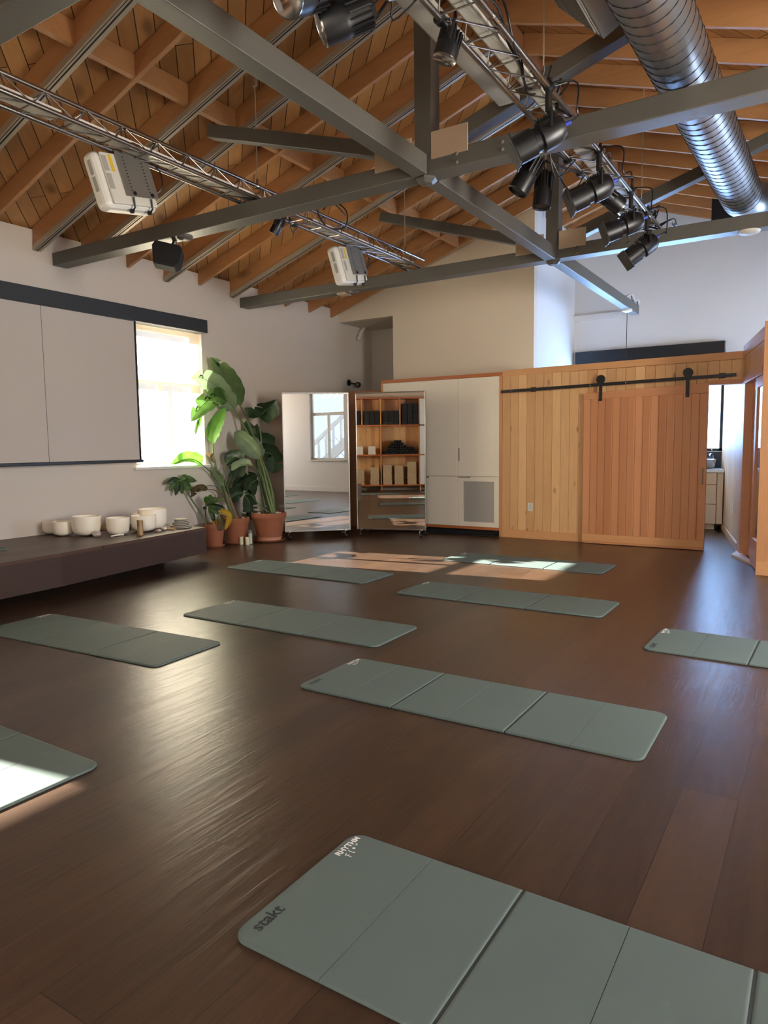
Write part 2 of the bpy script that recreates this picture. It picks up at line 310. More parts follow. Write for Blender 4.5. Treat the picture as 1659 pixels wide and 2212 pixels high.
ORD = ['first', 'second', 'third', 'fourth', 'fifth', 'sixth', 'seventh', 'eighth', 'ninth', 'tenth', 'eleventh', 'twelfth', 'thirteenth', 'fourteenth', 'fifteenth', 'sixteenth', 'seventeenth', 'eighteenth', 'nineteenth', 'twentieth']
# ---------------------------------------------------------------- room shell
XL, XR, YB, YF, YN = -7.2, 2.06, -2.05, 12.1, 10.0
XRIDGE = -2.62; SL = .327
def zb(x): return 4.978-SL*abs(x-XRIDGE)         # underside of the rafters
def zd(x): return zb(x)+.19                       # underside of the roof boards
b = MB(); b.box(XL-.3, XR+.3, YB-.3, YF+.3, -.1, 0); struct(b.build('floor', M['floor']))
def wall_with(name, mat, axis, at, th, a0, a1, z1, holes):
    """wall in the plane axis=at, running a0..a1, with rectangular openings (a0,a1,z0,z1)"""
    m = MB()
    def bx(p, q, z0, z1_):
        if q-p < 1e-4 or z1_-z0 < 1e-4: return
        if axis == 0: m.box(at, at+th, p, q, z0, z1_) if th > 0 else m.box(at+th, at, p, q, z0, z1_)
        else: m.box(p, q, at, at+th, z0, z1_) if th > 0 else m.box(p, q, at+th, at, z0, z1_)
    cur = a0
    for h in sorted(holes):
        bx(cur, h[0], 0, z1); bx(h[0], h[1], 0, h[2]); bx(h[0], h[1], h[3], z1); cur = h[1]
    bx(cur, a1, 0, z1)
    return struct(m.build(name, mat))
W1 = (5.70, 6.84, 1.09, 2.86); W2 = (-.20, .94, 1.09, 2.77)
wall_with('wall_left', M['wall'], 0, XL, -.25, YB-.25, YF+.3, 3.64, [W1, W2])
WR = (.98, 2.24, .92, 2.9); WR2 = (3.7, 4.9, 1.0, 2.9); WR4 = (9.3, 11.2, .7, 2.5); 
wall_with('wall_right', M['wallwhite'], 0, XR, .2, YB-.25, YF+.3, 3.64, [WR, WR2, WR4])
wall_with('wall_back', M['cream'], 1, YB, -.25, XL-.25, XR+.25, 3.64, [(-.5, 1.7, 1.0, 2.9)])
def gable(name, mat, y, th, pts):
    m = MB(); m.prism([(x, y, z) for x, z in pts], (0, th, 0)); return struct(m.build(name, mat))
gable('wall_back_gable', M['wallwhite'], YB, -.25, [(XL-.2, 3.5), (XR+.2, 3.5), (XR+.2, zd(XR+.2)), (XRIDGE, zd(XRIDGE)), (XL-.2, zd(XL-.2))])
# far white gable wall, with the wide window of the back room
wall_with('wall_far', M['wallwhite'], 1, YF, .25, -3.80, XR+.25, 3.0, [(-3.55, -1.385, 1.17, 2.74)])
gable('wall_far_gable', M['wallwhite'], YF, .25, [(-3.80, 3.0), (XR+.2, 3.0), (XR+.2, zd(XR+.2)), (XRIDGE, zd(XRIDGE)), (-3.80, zd(-3.80))])
# cream wall with the niche in its left end, and its blue-lit return wall
gable('wall_cream', M['cream'], YN, .12, [(-6.10, 0), (-3.69, 0), (-3.69, zd(-3.69)), (XL, zd(XL)), (XL, 3.43), (-6.10, 3.43)])
m = MB(); m.prism([(-3.81, YN+.12, 0), (-3.69, YN+.12, 0), (-3.744, YF, 0), (-3.864, YF, 0)], (0, 0, 4.78)); struct(m.build('wall_return', M['wallwhite']))
m = MB(); m.box(XL, -6.08, 11.05, 11.15, 0, 3.5); struct(m.build('wall_niche_back', M['wall']))
m = MB(); m.box(-6.10, -5.98, YN+.12, 11.05, 0, 3.5); struct(m.build('wall_niche_side', M['wall']))
m = MB(); m.box(XL, -5.98, YN+.12, 11.15, 3.43, 3.5); struct(m.build('ceiling_niche', M['wall']))
m = MB(); m.tube(bez([atX(794, 700, XL+.06)+V(0, 0, -.0), atX(781, 716, XL+.06), atX(774, 735, XL+.06)], 10), .035, 8); tag(m.build('wall_scar', M['wall'], smooth=40), 'curved plaster lump on the wall inside the niche', 'plaster bump')
# roof boards
for nm, xs, mt in (('ceiling_left', (XL-.3, XRIDGE), 'deckL'), ('ceiling_right', (XRIDGE, XR+.3), 'deckR')):
    m = MB(); m.prism([(xs[0], YB-.3, zd(xs[0])), (xs[1], YB-.3, zd(xs[1])), (xs[1], YB-.3, zd(xs[1])+.06), (xs[0], YB-.3, zd(xs[0])+.06)], (0, YF-YB+.6, 0)); struct(m.build(nm, M[mt]))
m = MB(); m.box(-30, 30, -30, 30, -.55, -.5); struct(m.build('ground', M['ground']))
# baseboards
m = MB(); m.box(XL, XL+.015, 5.8, YN, 0, .12); struct(m.build('baseboard_left', M['wall']))
m = MB(); m.box(XR-.015, XR, YB, 7.7, 0, .13); struct(m.build('baseboard_right', M['wallwhite']))
# rafters
RY_L = [-1.82, -1.24, -.65, -.07, .51, 1.10, 1.68, 2.26, 2.84, 3.42, 3.95, 4.51, 5.08, 5.68, 6.24, 6.82, 7.41, 7.99, 8.58, 9.18, 9.77]
RAIL_Y = {2.26: 1, 3.42: 1, 4.51: 1, 5.08: 1, 6.24: 1, 7.41: 1}
def rafter(y, x0, x1, label, grp):
    m = MB(); m.prism([(x0, y, zb(x0)), (x1, y, zb(x1)), (x1, y, zd(x1)-.001), (x0, y, zd(x0)-.001)], (0, .042, 0))
    tag(m.build('rafter', M['rafter'], bevel=.003, seg=1), label, 'rafter', grp)
NL = len(RY_L)
for i, y in enumerate(RY_L):
    if y < .3: continue
    rafter(y, XL+.002, XRIDGE-.065, 'fir rafter on the left roof slope, %s from the cream end wall' % ORD[NL-1-i], 'rafters of the left roof slope')
for i, y in enumerate((10.36, 10.95, 11.53)):
    rafter(y, -3.66, XRIDGE-.065, 'short fir rafter left of the ridge above the back room, %s behind the cream wall' % ORD[i], 'short rafters above the back room')
RY_R = [6.0+.585*k for k in range(-9, 11)]
for i, y in enumerate(RY_R):
    if y < .3: continue
    rafter(y, XRIDGE+.065, XR-.002, 'fir rafter on the right roof slope, %s from the white gable wall' % ORD[len(RY_R)-1-i], 'rafters of the right roof slope')
m = MB(); m.box(XRIDGE-.064, XRIDGE+.064, YB+.01, YF-.01, zb(XRIDGE)-.06, zb(XRIDGE)+.15); tag(m.build('ridge_beam', M['ridge'], bevel=.004), 'brown timber ridge beam along the peak of the roof', 'beam')
# blocking between the rafters of the left slope
ys = [y for y in RY_L if y > 1.6]
for i in range(len(ys)-1):
    y0, y1 = ys[i]+.043, ys[i+1]-.001; x = -4.83
    m = MB(); m.prism([(x, y0, zb(x)+.01), (x+.04, y0, zb(x)+.02), (x+.04, y0, zd(x)), (x, y0, zd(x)-.01)], (0, y1-y0, 0))
    tag(m.build('blocking', M['rafter']), 'wooden block between two rafters of the left slope, %s from the cream end wall' % ORD[len(ys)-2-i], 'blocking', 'blocks between the left rafters')
# strut rails under some rafters
rl = sorted(RAIL_Y, reverse=True)
for i, y in enumerate(rl):
    t = thing('strut_rail', (XL+.02, y, zb(XL)), 'long grey slotted steel rail under a left rafter, %s from the far end' % ORD[i], 'rail', 'grey rails under the left rafters')
    n = V(.311, 0, -.95)*-1
    p0, p1 = V(XL+.005, y+.03, zb(XL)-.032), V(XRIDGE-.12, y+.03, zb(XRIDGE-.12)-.032)
    m = MB(); m.beam(p0, p1, .085, .055, up=(-.311, 0, .95)); m.build('channel', M['rail'], t, bevel=.003)
    m = MB()
    d = V(.311, 0, -.95)*.029
    m.beam(p0+d, p1+d, .010, .003, up=(-.311, 0, .95)); m.build('slot', M['slot'], t)
    m = MB(); m.beam(p0+d+V(0, -.026, 0), p1+d+V(0, -.026, 0), .003, .003, up=(-.311, 0, .95)); m.build('lip', M['slot'], t)

# ---------------------------------------------------------------- painted timber trusses
def truss(y, label, near):
    t = thing('timber_truss', (XRIDGE, y, 3.31), label, 'truss', 'grey painted timber roof trusses')
    m = MB(); m.box(XL+.003, XR-.003, y, y+.17, 3.31, 3.445); m.build('bottom_chord', M['steelgray'], t, bevel=.006)
    m = MB(); m.box(-2.685, -2.545, y+.015, y+.155, 3.445, 4.91); m.build('king_post', M['steelgray'], t, bevel=.006)
    for s in (-1, 1):
        m = MB(); m.beam((XRIDGE+s*.10, y+.085, 3.50), (XRIDGE+s*2.21, y+.085, 4.165), .11, .11); m.build('web', M['steelgray'], t, bevel=.005)
        m = MB(); x0, x1 = (-3.02, -2.70) if s < 0 else (-2.53, -2.24)
        m.box(x0, x1, y-.012, y+.003, 3.402, 3.59); m.build('tan_plate', M['tan'], t, bevel=.001)['label'] = 'tan plywood plate'
    for bx_, bz in ((-1.98, 3.40), (-1.98, 3.35), (-1.80, 3.41), (-1.80, 3.36), (-2.33, 3.40), (-2.33, 3.34)):
        m = MB(); m.lathe([(.016, 0), (.016, .006), (.008, .014), (0, .014)], (bx_, y, bz), (0, -1, 0), 10); m.build('bolt', M['steelgray'], t, smooth=40)
    m = MB(); m.box(-1.665, -1.659, y-.0006, y+.01, 3.315, 3.443); m.build('joint', M['slot'], t)
    m = MB(); m.lathe([(.0, -.045), (.05, -.04), (.085, -.012), (.085, 0)], (XRIDGE, y+.085, 3.31), (0, 0, 1), 6); m.build('bracket', M['steelgray'], t)
    return t
truss(1.93, 'grey timber truss nearest the camera, crossing the top left corner', 0)
truss(4.72, 'grey timber truss crossing the middle of the room, black speaker under it', 1)
truss(7.6, 'grey timber truss furthest away, just before the cream wall', 2)
for (y0, y1, lab) in ((YB+.01, 1.92, 'grey timber tie beam behind the nearest truss'), (2.105, 4.705, 'long grey tie beam running from the top edge to the middle truss'), (4.895, 7.585, 'grey tie beam between the middle and the furthest truss'), (7.775, 11.55, 'grey tie beam ending in the air before the white gable wall')):
    m = MB(); m.box(-2.68, -2.56, y0, y1, 3.30, 3.44); tag(m.build('tie_beam', M['steelgray'], bevel=.006), lab, 'beam', 'tie beams along the middle of the room')

# ---------------------------------------------------------------- left wall: window, screen, valances
def left_window(n, Wn):
    y0, y1, z0, z1 = Wn; X = XL-.20
    m = MB(); T = .05
    m.box(X-.04, X+.02, y0, y0+T, z0, z1); m.box(X-.04, X+.02, y1-T, y1, z0, z1)
    m.box(X-.04, X+.02, y0+T, y1-T, z0, z0+T); m.box(X-.04, X+.02, y0+T, y1-T, z1-T, z1)
    m.box(X-.04, X+.02, y0+T, y1-T, 2.16, 2.25); m.box(X-.03, X+.015, (y0+y1)/2-.035, (y0+y1)/2+.035, z0+T, 2.16)
    f = struct(m.build('window_%d' % n, M['white'], bevel=.003))
    m = MB(); m.box(X-.012, X-.008, y0+T, y1-T, z0+T, z1-T); m.build('pane', M['glass'], f)
    m = MB(); m.box(XL-.01, XL+.05, y0-.05, y1+.05, z0-.035, z0); struct(m.build('trim_%d' % n, M['white'], bevel=.004))
    # sheer roller shade hanging just inside the wall face
    s = thing('roller_shade', (XL, (y0+y1)/2, z1), 'sheer white roller shade over the left window beside the screen' if n == 1 else 'sheer white roller shade over the window behind the camera side of the screen', 'shade')
    m = MB(); nn = 24; vs_, fs_ = [], []
    for i in range(nn+1):
        yy = y0+.02+(y1-y0-.04)*i/nn
        for j, zz in enumerate((z1-.01, z0+.04)): vs_.append((XL-.035+.004*math.sin(i*1.3), yy, zz))
    for i in range(nn): fs_.append((2*i, 2*i+1, 2*i+3, 2*i+2))
    m.add(vs_, fs_); m.build('shade_cloth', M['shade'], s, smooth=60)
    m = MB(); m.tube([(XL-.035, y0+.02, z0+.035), (XL-.035, y1-.02, z0+.035)], .011, 10); m.build('hem_bar', M['offw'], s, smooth=40)
left_window(1, W1); left_window(2, W2)
# outside: timber fence boards seen dimly through the lower left pane
m = MB()
for i in range(5): m.box(-8.4, -8.36, 4.2+i*.16, 4.35+i*.16, -.5, 1.25)
tag(m.build('garden_fence', M['drift']), 'short board fence outside the left window', 'fence')
# projection screen
t = thing('projection_screen', (-7.02, 4.0, 1.15), 'big pale grey projection screen hanging on the left wall', 'screen')
m = MB(); m.box(-7.055, -7.05, 2.2, 5.66, 1.185, 2.88); m.build('screen_fabric', M['screen'], t)
m = MB(); m.box(-7.0555, -7.049, 5.63, 5.66, 1.185, 2.88); m.build('black_edge', M['blackmatte'], t)['label'] = 'black side border'
m = MB(); m.box(-7.065, -7.035, 2.2, 5.68, 1.155, 1.19); m.build('weight_bar', M['black'], t, bevel=.006)
m = MB(); m.box(-7.0498, -7.0488, 4.455, 4.459, 1.19, 2.88); m.build('seam_line', M['stoned'], t)
m = MB(); m.box(XL+.003, -7.0, 2.0, 5.62, 2.83, 3.0); tag(m.build('screen_cassette', M['charcoal'], bevel=.004), 'long charcoal cassette the projection screen hangs from', 'cassette')
m = MB(); m.box(XL+.003, -7.03, 5.625, 6.80, 2.835, 3.005); tag(m.build('shade_valance', M['charcoal'], bevel=.004), 'short charcoal valance above the bright left window', 'valance')
# far left wall fixtures
t = thing('wall_sensor', (XL+.002, 10.28, 2.40), 'small black two-headed fixture on the wall above the gap between the mirrors', 'wall fixture')
p = V(XL+.002, 10.28, 2.43)
m = MB(); m.lathe([(.055, 0), (.055, .02), (.03, .035), (0, .035)], p, (1, 0, 0), 20); m.build('mount', M['black'], t, smooth=40)
m = MB(); m.tube([p+V(.03, 0, 0), p+V(.12, .06, -.03)], .012, 8); m.build('arm', M['black'], t)
m = MB(); m.lathe([(0, -.05), (.045, -.04), (.055, 0), (.045, .04), (0, .05)], p+V(.15, .07, -.04), (.8, -.6, 0), 20); m.build('head', M['black'], t, smooth=40)
m = MB(); m.tube([(XL+.012, 10.40, 2.30), (XL+.012, 10.42, 2.26), (XL+.012, 10.56, 2.26), (XL+.012, 10.58, 2.0)], .01, 8); tag(m.build('conduit', M['wall']), 'thin painted conduit below the black wall fixture', 'conduit')
def outlet(loc, n, label, plug=False):
    t = thing('wall_outlet', loc, label, 'outlet'); L = Vector(loc); nn = Vector(n).normalized(); sd = nn.cross(V(0, 0, 1))
    m = MB(); m.ob(L+nn*.004, sd*.037, nn*.004, V(0, 0, .058)); m.build('cover_plate', M['white'], t, bevel=.002)
    m = MB(); m.ob(L+nn*.009, sd*.017, nn*.002, V(0, 0, .034)); m.build('insert', M['offw'], t, bevel=.001)
    if plug:
        m = MB(); m.lathe([(.02, 0), (.024, .02), (.012, .04), (0, .04)], L+nn*.01+V(0, 0, .02), nn, 14); m.build('plug', M['black'], t, smooth=40)
outlet((XL+.001, 6.77, .48), (1, 0, 0), 'white outlet with a black plug on the left wall behind the small plant', True)
outlet((-3.46, 9.298, .447), (0, -1, 0), 'white outlet on the knotty cedar wall')

# ---------------------------------------------------------------- stage with bowls
fr = [(-5.62, 1.6), (-5.66, 2.4), (-5.715, 3.15), (-5.76, 3.7), (-5.87, 4.38), (-5.99, 5.15), (-6.09, 5.75)]
t = thing('stage', (-6.6, 3.5, 0), 'low dark wooden platform along the left wall carrying white bowls', 'platform')
poly = [(x, y, .37) for x, y in fr]+[(XL+.004, 5.75, .37), (XL+.004, 1.6, .37)]
m = MB(); m.prism(poly, (0, 0, .03)); m.build('stage_top', M['stage'], t)
m = MB()
inner = [(x-.03, y) for x, y in fr]
P = [(x, y, .10) for x, y in fr]+[(x-.03, y-.0, .10) for x, y in fr[::-1]]
m.prism(P, (0, 0, .27)); m.build('front_fascia', M['stageface'], t)
m = MB(); m.prism([(fr[-1][0]-.02, 5.72, .10), (fr[-1][0]-.02, 5.75, .10), (XL+.01, 5.75, .10), (XL+.01, 5.72, .10)], (0, 0, .27)); m.build('end_fascia', M['stageface'], t)
m = MB(); m.prism([(x-.45, min(y, 5.5), 0) for x, y in fr]+[(XL+.05, 5.5, 0), (XL+.05, 1.7, 0)], (0, 0, .36)); m.build('plinth', M['blackmatte'], t)
def bowl(px, py_bot, py_top, pw, z, label, depth=None):
    p = atZ(px, py_bot, z); D = (p-CAM).dot(FWD); r = pw/2/F*D; h = (py_bot-py_top)/F*D*1.0
    p = p+V(-.53, .85, 0)*r*.55; p.z = z
    r *= 1.03
    pr = [(r*.28, .0), (r*.55, .012), (r*.80, h*.12), (r*.94, h*.28), (r*.99, h*.5), (r, h*.98), (r*.995, h), (r*.965, h), (r*.955, h*.97), (r*.94, h*.5), (r*.88, h*.3), (r*.7, h*.14), (r*.4, .03), (0, .025)]
    m = MB(); m.lathe(pr, p, (0, 0, 1), 48); o = m.build('singing_bowl', M['bowl'], smooth=50)
    for v in o.data.vertices: v.co -= p
    o.location = p; tag(o, label, 'bowl', 'white crystal singing bowls on the stage')
    m = MB(); m.lathe([(r*.34, -.0), (r*.36, .006), (r*.28, .012)], p-V(0, 0, .0), (0, 0, 1), 24)
    return p, r
bowl(107, 1155, 1126, 36, .4, 'small white bowl leftmost on the stage, half hidden by its neighbour')
bowl(131, 1159, 1127, 42, .4, 'small white bowl second from the left on the stage')
bowl(181, 1159, 1116, 59, .4, 'large deep white bowl third from the left on the stage')
bowl(251, 1157, 1119, 47, .4, 'medium white bowl standing alone in the middle of the group')
bowl(306.5, 1150, 1114, 51, .4, 'white bowl with the olive tin standing in front of it')
bowl(325, 1145, 1100, 59, .4, 'tallest widest white bowl at the right end of the group')
bowl(303, 1141, 1110, 46, .4, 'white bowl almost hidden between the two rightmost bowls')
z0 = .401
p = atZ(303.5, 1156, z0); m = MB(); m.lathe([(.032, 0), (.032, .16), (.029, .164), (0, .164)], p, (0, 0, 1), 28); t = tag(m.build('rattle_tin', M['cork'], smooth=40), 'olive tin cylinder with a dark cord in front of a white bowl', 'shaker')
m = MB(); m.tube(bez([p+V(.006, -.034, .165), p+V(.016, -.037, .12), p+V(.010, -.037, .095)], 8), .004, 6); m.build('cord', M['black'], t)
for i, (r, zz) in enumerate(((.118, 0), (.118, .018), (.096, .036), (.096, .054), (.073, .072), (.073, .090))):
    p = atZ(391, 1140, z0)+V(0, 0, zz); t = MB().lathe([(r-.003, .004), (r, .007), (r, .014), (r-.003, .0172), (0, .0172)], p, (0, 0, 1), 36).build('stone_disc', M['stone'], smooth=40)
    MB().lathe([(r-.002, 0), (r-.001, .004), (0, .004)], p, (0, 0, 1), 36).build('felt_edge', M['stoned'], t)
    tag(t, 'grey stone disc in the stack at the stage end, %s from the bottom' % ORD[i], 'disc', 'stacked stone discs')
def lump(name, px, py, z, sx, sy, sz, mat, label, cat, seed):
    rr = random.Random(seed); p = atZ(px, py, z); m = MB(); n1, n2 = 7, 10; vs_ = []
    for i in range(n1+1):
        for k in range(n2):
            th = math.pi*i/n1; ph = 2*math.pi*k/n2; s = 1+rr.uniform(-.22, .22)
            vs_.append(p+V(sx*s*math.sin(th)*math.cos(ph), sy*s*math.sin(th)*math.sin(ph), max(0, sz*(.85+s*.9*math.cos(th)))))
    m.add(vs_, [(i*n2+k, i*n2+(k+1) % n2, (i+1)*n2+(k+1) % n2, (i+1)*n2+k) for i in range(n1) for k in range(n2)])
    return tag(m.build(name, M[mat]), label, cat)
lump('raw_crystal', 209, 1159, z0, .05, .04, .035, 'flint', 'rough sparkling crystal beside the large deep bowl', 'crystal', 3)
lump('raw_crystal', 342, 1149, z0, .04, .03, .018, 'shell', 'rough pale stone right of the tin', 'stone', 5)
lump('sea_shell', 349, 1143, z0, .022, .02, .018, 'shell', 'small white shell behind the pale stone', 'shell', 8)
lump('sea_shell', 357, 1141, z0, .018, .02, .018, 'shell', 'small white shell next to the wooden mallets', 'shell', 9)
for i, (a, b_) in enumerate((((352, 1144), (378, 1147)), ((356, 1146), (381, 1143)))):
    A, B = atZ(*a, z0)+V(0, 0, .012+.012*i), atZ(*b_, z0)+V(0, 0, .012)
    m = MB(); m.tube([A, B], .008, 10); t = tag(m.build('mallet', M['drift'], smooth=40), ('wooden mallet lying nearer the stage edge', 'wooden mallet lying behind its twin')[i], 'mallet', 'two mallets by the stone discs')
    m = MB(); m.lathe([(0, -.02), (.014, -.015), (.016, 0), (.014, .015), (0, .02)], A, (B-A), 12); m.build('mallet_head', M['bowl'], t, smooth=40)
m = MB(); A = atZ(222, 1153, z0); 
m.tube(bez([A+V(-.12, .06, .05), A+V(-.08, .13, .045), A+V(-.1, .25, .055), A+V(-.05, .4, .03)], 12), [.02, .035, .04, .045, .04, .04, .035, .04, .035, .03, .02, .015, .01][:13] if False else .032, 8); tag(m.build('driftwood', M['drift'], smooth=60), 'pale driftwood lying behind the medium bowl', 'driftwood')
m = MB(); A = atZ(240, 1160, z0); B = atZ(267, 1156.5, z0); m.tube(bez([A+V(0, 0, .008), (A+B)/2+V(0, 0, .012), B+V(0, 0, .008)], 8), .008, 8); tag(m.build('white_stick', M['bowl'], smooth=60), 'short white wand in front of the medium bowl', 'stick')
m = MB(); A = atZ(12, 1186, z0); B = atZ(-30, 1190, z0); m.beam(A+V(0, 0, .006), B+V(0, 0, .006), .16, .012); tag(m.build('notebook', M['mat'], bevel=.002), 'thin grey notebook lying at the left end of the stage', 'book')

# ---------------------------------------------------------------- cabinets on the far wall
YC = 9.3
t = thing('storage_cabinet', (-4.9, YC+.2, 0), 'tall cream built-in cabinet with orange wood edging beside the cedar wall', 'cabinet')
m = MB(); m.box(-5.90, -3.885, YC, YN-.001, 2.275, 2.325); m.build('top_board', M['ply'], t, bevel=.002)
m = MB(); m.box(-5.90, -5.865, YC, YN-.001, .085, 2.275); m.build('side_board', M['trimZ'], t, bevel=.002)
m = MB(); m.box(-3.925, -3.885, YC, YN-.001, 0, 2.275); m.build('side_board', M['trimZ'], t, bevel=.002)
m = MB(); m.box(-5.865, -3.925, YC, YN-.001, .085, .125); m.build('bottom_board', M['ply'], t, bevel=.002)
m = MB(); m.box(-5.865, -3.925, YC+.03, YN-.002, .125, 2.275); m.build('carcass', M['cab'], t)
m = MB(); m.box(-5.865, -3.925, YC+.10, YN-.002, 0, .085); m.build('toe_kick', M['blackmatte'], t)
cols = (-5.862, -5.222, -4.571, -3.928)
for i in range(3):
    x0, x1 = cols[i]+.002, cols[i+1]-.002
    m = MB(); m.box(x0, x1, YC-.004, YC+.018, .862, 2.272); d = m.build('door', M['cab'], t, bevel=.0015)
    if i != 1:
        hx = x0+.012 if i == 2 else x1-.012
        m = MB(); m.box(hx-.010, hx+.010, YC-.012, YC-.004, 1.08, 1.27); m.build('handle', M['plate'], d, bevel=.002)
    if i < 2:
        m = MB(); m.box(x0, x1, YC-.004, YC+.018, .128, .853); d = m.build('door', M['cab'], t, bevel=.0015)
        m = MB(); m.box(x0+.02, x0+.16, YC-.012, YC-.004, .83, .85); m.build('handle', M['plate'], d)
    else:
        m = MB(); x0_, x1_, z0_, z1_ = x0, x1, .128, .853; g = (-4.49, -4.006, .195, .785)
        m.box(x0_, x1_, YC-.004, YC+.018, z0_, g[2]); m.box(x0_, x1_, YC-.004, YC+.018, g[3], z1_); m.box(x0_, g[0], YC-.004, YC+.018, g[2], g[3]); m.box(g[1], x1_, YC-.004, YC+.018, g[2], g[3])
        d = m.build('door', M['cab'], t); d['label'] = 'framed door with a grey mesh panel'
        m = MB(); m.box(g[0], g[1], YC+.006, YC+.010, g[2], g[3]); m.build('mesh_panel', M['mesh'], d)
        m = MB(); m.box(-4.575, -4.375, YC-.014, YC-.004, .838, .853); m.build('handle', M['plate'], d)
m = MB(); m.box(-6.78, -5.905, 9.5, YN-.001, 0, 2.2); tag(m.build('low_wardrobe', M['ridge'], bevel=.003), 'brown wooden cupboard behind the right mirror', 'cupboard')
m = MB(); m.tube(bez([(-5.05, 9.26, .012), (-4.7, 9.2, .012), (-4.4, 9.27, .012), (-4.1, 9.22, .012), (-3.98, 9.35, .03)], 20), .007, 6); tag(m.build('floor_cable', M['black']), 'black cord lying on the floor under the cream cabinet', 'cord')

# ---------------------------------------------------------------- cedar partition, barn door
def boards(m, x0, x1, y0, y1, z0, z1, pw, g=.003):
    n = max(1, round((x1-x0)/pw)); q = (x1-x0)/n
    for i in range(n): m.box(x0+i*q+g/2, x0+(i+1)*q-g/2, y0, y1, z0, z1)
m = MB(); m.box(-3.883, -1.25, YC+.03, YC+.13, 0, 2.34); m.box(-1.25, -.862, YC+.03, YC+.13, 2.02, 2.36); boards(m, -3.883, -1.25, YC, YC+.03, .11, 2.27, .1185); boards(m, -1.25, -.862, YC, YC+.03, 2.05, 2.28, .1185)
struct(m.build('wall_partition', M['cedar'], bevel=.0015, seg=1))
m = MB(); m.prism([(-3.883, YC-.006, 2.265), (-.864, YC-.006, 2.285), (-.864, YC-.006, 2.375), (-3.883, YC-.006, 2.345)], (0, .15, 0)); struct(m.build('trim_3', M['trimX'], bevel=.003))
m = MB(); m.box(-3.883, -1.25, YC-.012, YC+.03, 0, .11); struct(m.build('baseboard_partition', M['trimX'], bevel=.003))
m = MB(); m.box(-1.25, -.862, YC-.003, YC+.13, 2.0, 2.05); struct(m.build('trim_4', M['doorX'], bevel=.003))
m = MB(); m.box(-1.28, -1.25, YC-.003, YC+.13, 0, 2.05); struct(m.build('trim_5', M['trimZ'], bevel=.003))
m = MB(); m.box(-.865, -.825, YC-.003, YC+.13, 0, 2.02); struct(m.build('trim_6', M['doorX'], bevel=.003))
YD = 9.205
t = thing('sliding_barn_door', (-1.97, YD, 0), 'wide reddish cedar sliding barn door on a black track', 'door')
m = MB(); boards(m, -2.712, -1.222, YD+.012, YD+.046, .115, 1.9, .0905, .0025); m.box(-2.712, -1.222, YD+.03, YD+.047, .1, 1.95); m.build('door_boards', M['door'], t, bevel=.001, seg=1)
m = MB(); m.prism([(-2.712, YD+.005, 1.885), (-1.222, YD+.005, 1.905), (-1.222, YD+.005, 2.02), (-2.712, YD+.005, 1.965)], (0, .045, 0)); m.build('top_rail', M['doorX'], t, bevel=.002)
m = MB(); m.box(-2.712, -1.222, YD+.003, YD+.05, .035, .128); m.build('bottom_rail', M['trimX'], t, bevel=.002)
m = MB(); m.box(-2.69, -1.222, YD, YD+.04, .006, .034); m.build('bottom_edge', M['doorX'], t, bevel=.002)
m = MB(); m.box(-1.300, -1.222, YD+.004, YD+.05, .128, 1.89); m.build('stile', M['doorX'], t, bevel=.002)
m = MB(); m.tube([(-1.252, YD+.004, .81), (-1.252, YD-.035, .815), (-1.252, YD-.035, .99), (-1.252, YD+.004, .995)], .009, 8); m.build('pull_handle', M['chrome'], t)
zt = lambda x: 2.045+(x+3.86)*.018
for hx in (-2.495, -1.455):
    m = MB(); m.box(hx-.021, hx+.021, YD-.008, YD+.004, 1.86, zt(hx)+.06); h = m.build('hanger', M['black'], t, bevel=.002)
    m = MB(); m.lathe([(0, -.013), (.050, -.013), (.056, -.009), (.056, .009), (.050, .013), (0, .013)], (hx, YD+.004, zt(hx)+.065), (0, 1, 0), 28); m.build('roller', M['black'], h, smooth=15)
    for bz in (1.89, 1.95, zt(hx)+.065):
        m = MB(); m.lathe([(.011, 0), (.009, .007), (0, .008)], (hx, YD-.008, bz), (0, -1, 0), 6); m.build('bolt', M['black'], h)
t = thing('barn_door_track', (-2.4, YD, 2.05), 'long flat black steel track above the barn door', 'track')
m = MB(); m.beam((-3.87, YD+.008, zt(-3.87)), (-.93, YD+.008, zt(-.93)), .008, .04); m.build('rail_bar', M['black'], t, bevel=.001)
for sx in (-3.40, -1.08):
    m = MB(); m.box(sx-.035, sx+.035, YD-.002, YD+.02, zt(sx)-.03, zt(sx)+.03); m.build('door_stop', M['black'], t, bevel=.003)
for sx in (-3.72, -3.2, -2.63, -2.18, -1.8):
    m = MB(); m.tube([(sx, YD+.012, zt(sx)), (sx, YC+.001, zt(sx))], .010, 10); m.build('spacer', M['chrome'], t)
    m = MB(); m.lathe([(.012, 0), (.009, .007), (0, .008)], (sx, YD+.004, zt(sx)), (0, -1, 0), 6); m.build('bolt', M['chrome'], t)

# ---------------------------------------------------------------- angled cedar wall with glazed pocket doors, back room
A0, A1, A2 = V(-.54, 7.77, 0), V(-.865, 9.3, 0), V(-1.385, 12.09, 0)
def ang(name, mat, p, q, z0, z1, th, bev=.003, off=0):
    d = (q-p).normalized(); n = V(d.y, -d.x, 0)  # towards +x
    P_ = [p+n*off, q+n*off, q+n*(off+th), p+n*(off+th)]
    m = MB(); m.prism([(v.x, v.y, z0) for v in P_], (0, 0, z1-z0)); return m.build(name, mat, bevel=bev)
def lerp(a, b_, s): return a+(b_-a)*s
struct(ang('wall_hall', M['cedarY'], A1+V(.01, .0, 0), A2, .1, 2.34, .10))
struct(ang('baseboard_hall', M['trimY'], A1+V(.0, .0, 0), A2, 0, .1, .10, off=-.012))
d = (A1-A0).normalized()
struct(ang('wall_pocket', M['cedarY'], A0+d*.08, A1-d*.01, 2.03, 2.34, .12))
